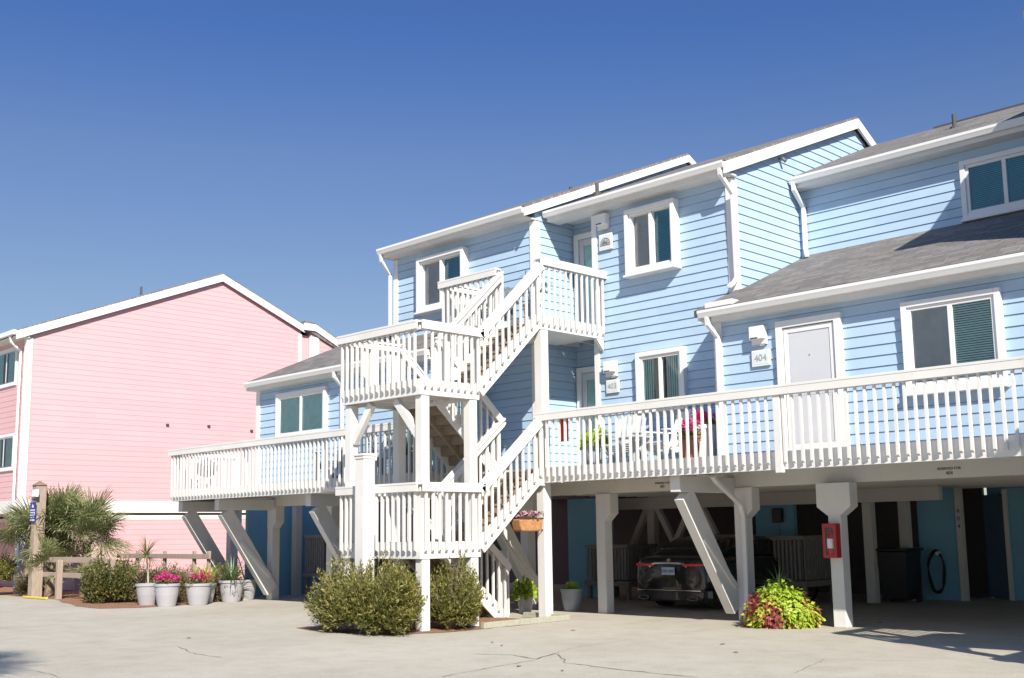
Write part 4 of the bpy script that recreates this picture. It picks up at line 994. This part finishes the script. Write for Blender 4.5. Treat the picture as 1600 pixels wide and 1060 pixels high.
b.build('body', BLACK, bn, bevel=.02); MB().box(-11.47, -10.73, 21.92, 22.72, 1.052, 1.11).build('lid', BLACK, bn, bevel=.02)
for y in (22.5,): 
    for x in (-11.40, -10.82): MB().tube([(x, y, .12), (x+.05, y, .12)], .12, 16).build('wheel', RUBBER, bn)
hs = thing('garden_hose', 'black garden hose coiled on the blue garage wall', 'hose', (-10.66, 23.25, .6))
h = MB(); pts = []
rnd = random.Random(3)
for k in range(150):
    a = k/150*2*pi*6; q = 1+.06*sin(k*.31); pts.append((-10.72+.17*q*cos(a)+.01*sin(k), 23.22-.03*sin(k*.7), .60+.43*q*sin(a)))
h.tube(pts, .014, 6); h.build('coil', RUBBER, hs, smooth=True); MB().tube([(-10.66, 23.29, .98), (-10.66, 23.16, .98)], .04, 10).build('hanger', SIGNWHITE, hs)

# ------------------------------------------------------------------ parked car
cx_, cy_ = -13.80, 18.0
car = thing('parked_car', 'black sedan parked nose in under the deck, tail lamps facing out', 'car', (cx_, cy_, 0))
def loft(st, close=True):
    mb = MB(); n = len(st[0][1]); vs = []; fs = []
    for y, ring in st: vs += [(cx_+a, cy_+y, b) for a, b in ring]
    for i in range(len(st)-1):
        for k in range(n-(0 if close else 1)): fs.append((i*n+k, i*n+(k+1) % n, (i+1)*n+(k+1) % n, (i+1)*n+k))
    fs += [tuple(range(n))[::-1], tuple(range((len(st)-1)*n, len(st)*n))]
    mb.add(vs, fs); return mb
def ring(w, zb, zt, sh=.86):
    h = [(w*.88, zb), (w*.985, zb+.10), (w, zb+(zt-zb)*.45), (w*.97, zb+(zt-zb)*.78), (w*.90, zt-.035), (w*sh, zt), (w*.45, zt+.012)]
    return h + [(0, zt+.018)] + [(-a, b) for a, b in h[::-1]] + [(0, zb)]
body = loft([(0.0, ring(.80, .28, .95)), (.04, ring(.86, .24, 1.0)), (.16, ring(.905, .20, 1.03)), (.5, ring(.93, .20, 1.075)), (1.4, ring(.94, .18, 1.05)), (2.8, ring(.94, .18, 1.02)), (3.6, ring(.935, .18, .99)), (4.3, ring(.90, .22, .88)), (4.7, ring(.82, .28, .74)), (4.82, ring(.70, .34, .62))]).build('body', CAR, car, smooth=True)
sm = body.modifiers.new('smooth', 'SUBSURF'); sm.levels = sm.render_levels = 1
def cab(w, zb, zt): 
    h = [(w, zb), (w*.93, zb+(zt-zb)*.55), (w*.80, zt-.03), (w*.66, zt)]
    return h + [(0, zt+.02)] + [(-a, b) for a, b in h[::-1]]
cb = loft([(.32, cab(.80, 1.03, 1.06)), (.62, cab(.82, 1.03, 1.19)), (1.15, cab(.83, 1.03, 1.39)), (1.8, cab(.83, 1.03, 1.445)), (2.5, cab(.83, 1.0, 1.42)), (3.1, cab(.82, .98, 1.17)), (3.45, cab(.80, .96, 1.01))]).build('cabin', CAR, car, smooth=True)
MB().add([], [])
gw = MB(); gw.add([(cx_-.62, cy_+.545, 1.165), (cx_+.62, cy_+.545, 1.165), (cx_+.52, cy_+1.05, 1.372), (cx_-.52, cy_+1.05, 1.372)], [(0,1,2,3)])
rw = gw.build('rear_window', CARGLASS, car); so2 = rw.modifiers.new('thick', 'SOLIDIFY'); so2.thickness = .03; so2.offset = 1
for s in (-1, 1):
    q = MB(); q.prism([(cy_+.85, 1.10), (cy_+1.35, 1.335), (cy_+2.4, 1.345), (cy_+3.0, 1.10)], 'x', cx_+s*.79, cx_+s*.80); q.build('side_window', CARGLASS, car)
    tl = MB(); tl.beam((cx_+s*.36, cy_-.022, .87), (cx_+s*.80, cy_-.012, .88), .05, .05, side=(0, 1, 0)); tl.beam((cx_+s*.80, cy_-.012, .88), (cx_+s*.925, cy_+.22, .875), .05, .05, side=(s, -1, 0)); tl.beam((cx_+s*.90, cy_+.14, .83), (cx_+s*.945, cy_+.34, .83), .03, .03, side=(1, 0, 0))
    tl.build('tail_lamp', TAIL, car, bevel=.006)
    ex = MB(); ex.tube([(cx_+s*.60+.12*cos(t*2*pi/16), cy_-.065, .235+.035*sin(t*2*pi/16)) for t in range(17)], .012, 6); ex.build('exhaust_trim', CHROME, car)
    MB().box(cx_+s*.60-.10, cx_+s*.60+.10, cy_-.055, cy_-.035, .21, .26).build('exhaust', BLACK, car)
    for yw in (.95, 3.75):
        wh = MB().tube([(cx_+s*.72, cy_+yw, .33), (cx_+s*.935, cy_+yw, .33)], .33, 28).build('wheel', RUBBER, car); MB().tube([(cx_+s*.90, cy_+yw, .33), (cx_+s*.945, cy_+yw, .33)], .22, 20).build('rim', CHROME, wh)
    MB().ball((cx_+s*.99, cy_+2.75, 1.06), .09, sq=(1, .5, .7)).build('mirror', CAR, car, smooth=True)
ch = MB(); pts = [(-.46, .83), (-.40, .89), (-.30, .905), (0, .912), (.30, .905), (.40, .89), (.46, .83)]
for a, b in zip(pts, pts[1:]): ch.beam((cx_+a[0], cy_-.03, a[1]), (cx_+b[0], cy_-.03, b[1]), .03, .04, side=(0, 1, 0))
ch.build('chrome_bar', CHROME, car, bevel=.006)
pl = MB().box(cx_-.16, cx_+.16, cy_-.035, cy_-.022, .68, .83).build('licence_plate', PLATE, car)
text('plate_number', 'DKR 4921', .075, SIGNBLUE, pl, (cx_, cy_-.038, .755), FACE_Y)
em = MB().tube([(cx_+.035*cos(t*2*pi/12), cy_-.0, .965+.035*sin(t*2*pi/12)) for t in range(13)], .007, 5).box(cx_-.004, cx_+.004, cy_-.004, cy_+.004, .935, .995).box(cx_-.03, cx_+.03, cy_-.004, cy_+.004, .961, .969); em.build('emblem', CHROME, car)
MB().beam((cx_-.78, cy_-.028, .385), (cx_+.78, cy_-.028, .385), .03, .016, side=(0, 1, 0)).build('bumper_trim', CHROME, car)
bp_ = loft([(-.02, [(a, b) for a, b in ((.76, .19), (.81, .26), (.82, .37), (-.82, .37), (-.81, .26), (-.76, .19))]), (.05, [(a, b) for a, b in ((.84, .16), (.88, .25), (.87, .38), (-.87, .38), (-.88, .25), (-.84, .16))]), (.16, [(a, b) for a, b in ((.88, .15), (.93, .24), (.92, .39), (-.92, .39), (-.93, .24), (-.88, .15))])]).build('bumper', plain('bumper_grey', (.035, .03, .03), .25, 0, .8), car, bevel=.01)

# ------------------------------------------------------------------ deck furniture
def chair(label, x, y, z, rot, mat, group=None, flat=False):
    t = thing('adirondack_chair', label, 'chair', (0, 0, 0), group)
    b = MB()
    for i in range(5): b.box(-.26, .26, -.30+i*.115, -.30+i*.115+.10, .36-.03*i, .38-.03*i)
    b.build('seat', mat, t)
    b = MB()
    for i in range(6):
        xx = -.25+i*.085; hh = .62+.10*sin(pi*(i+.5)/6); b.beam((xx+.037, .24, .26), (xx+.037+.01*(i-2.5), .24+hh*.42, .26+hh), .075, .02, side=(1, 0, 0))
    b.box(-.27, .27, .42, .45, .60, .66)
    b.build('backrest', mat, t)
    for s in (-1, 1):
        MB().box(s*.33-.06, s*.33+.06, -.36, .36, .56, .58).build('armrest', mat, t)
        MB().box(s*.30-.02, s*.30+.02, -.33, -.24, 0, .558).build('leg', mat, t); MB().beam((s*.28, -.30, .33), (s*.28, .42, .04), .03, .10, side=(1, 0, 0)).build('leg', mat, t)
    t.location = (x, y, z); t.rotation_euler = (0, 0, rot); return t
chair('white slatted armchair on the deck in front of the entry recess', -13.0, 15.75, FD, .35, CHAIRW)
chair('pale slatted armchair under the curtained window on the deck', -12.1, 15.85, FD, -.2, TRIM)
chair('slate grey slatted chair on the top landing with its back above the rail', -15.85, 15.35, ZU, .5, CHAIRP)
chair('dark slatted chair on the left deck near the stair tower', -19.6, 14.15, FD, .3, CHAIRP)
pot('dark pot of lime leaves on the deck beside the entry recess', -13.62, 15.65, .22, .42, 'lime', POTD, 61, 'planters on the decks', FD)
pot('pot of pink flowers on the deck at the corner of the low wing', -11.25, 15.35, .20, .40, 'flowers', TERRA, 62, 'planters on the decks', FD)
pot('pot of bright pink flowers standing nearest the downspout on the deck', -11.35, 15.95, .22, .62, 'flowers', TRIM, 63, 'planters on the decks', FD)
pot('grey pot with tall leafy stalks on the left deck behind the stairs', -18.3, 14.2, .2, .38, 'stalks', POTD, 64, 'planters on the decks', FD)
pot('grey pot with a spiky plant on the left deck behind the stairs', -17.35, 14.2, .2, .38, 'yucca', POTD, 65, 'planters on the decks', FD)
pot('dark pot with a leafy plant on the top stair landing', -14.75, 15.2, .18, .32, 'stalks', POTD, 66, 'planters on the decks', ZU)
tb2 = thing('patio_table', 'small grey patio table between the chairs on the deck', 'table', (-12.55, 15.5, FD))
MB().box(-12.80, -12.30, 15.27, 15.73, FD+.46, FD+.49).build('tabletop', CHAIRW, tb2, bevel=.005)
for x in (-12.76, -12.38):
    for y in (15.3, 15.66): MB().box(x, x+.04, y, y+.04, FD, FD+.459).build('leg', CHAIRW, tb2)
kg = thing('kettle_grill', 'dark round kettle grill at the left end of the left deck', 'grill', (-25.3, 14.3, FD))
MB().lathe([(.05, .30), (.20, .36), (.26, .46), (.265, .54)], (-25.3, 14.3, FD), 24).build('bowl', GREYD, kg, smooth=True); MB().lathe([(.268, .545), (.25, .63), (.15, .72), (.02, .745)], (-25.3, 14.3, FD), 24).build('lid', CHAIRP, kg, smooth=True)
for k in range(3): MB().tube([(-25.3+.15*cos(k*2.1), 14.3+.15*sin(k*2.1), FD+.36), (-25.3+.27*cos(k*2.1), 14.3+.27*sin(k*2.1), FD)], .012, 6).build('leg', METAL, kg)
tw = MB()
for i in range(8):
    a = -13.80+i*.028; tw.box(a, a+.028, 14.872+.006*(i % 2), 14.880+.006*(i % 2), 3.18, 3.70)
tag(tw.build('towel', REDCLOTH), 'red towel hanging inside the deck railing near the stair post', 'towel')
# litter
WHERE = ['just right of the timber edging', 'second from the timber edging', 'left of the long crack', 'on the long crack', 'before the parked car', 'below the coleus mound', 'before the grey pots', 'left one behind the extinguisher post', 'right one behind the extinguisher post', 'in front of the first garage post']
rnd = random.Random(77)
for i, (x, y) in enumerate([(-12.01, 11.45), (-11.51, 11.15), (-9.62, 9.56), (-8.99, 9.66), (-9.18, 13.05), (-8.39, 12.35), (-16.36, 9.07), (-9.49, 17.75), (-9.09, 17.4), (-12.26, 13.52)]):
    q = MB(); a = rnd.uniform(0, 6.28); q.add([(x, y, .006), (x+.05*cos(a), y+.05*sin(a), .02), (x+.10*cos(a+.3), y+.10*sin(a+.3), .008), (x+.05*cos(a+.9), y+.05*sin(a+.9), .016)], [(0, 1, 2, 3)])
    tag(q.build('fallen_leaf', LEAFDRY), 'dry brown leaf on the concrete ' + WHERE[i], 'leaf', 'fallen leaves on the driveway')
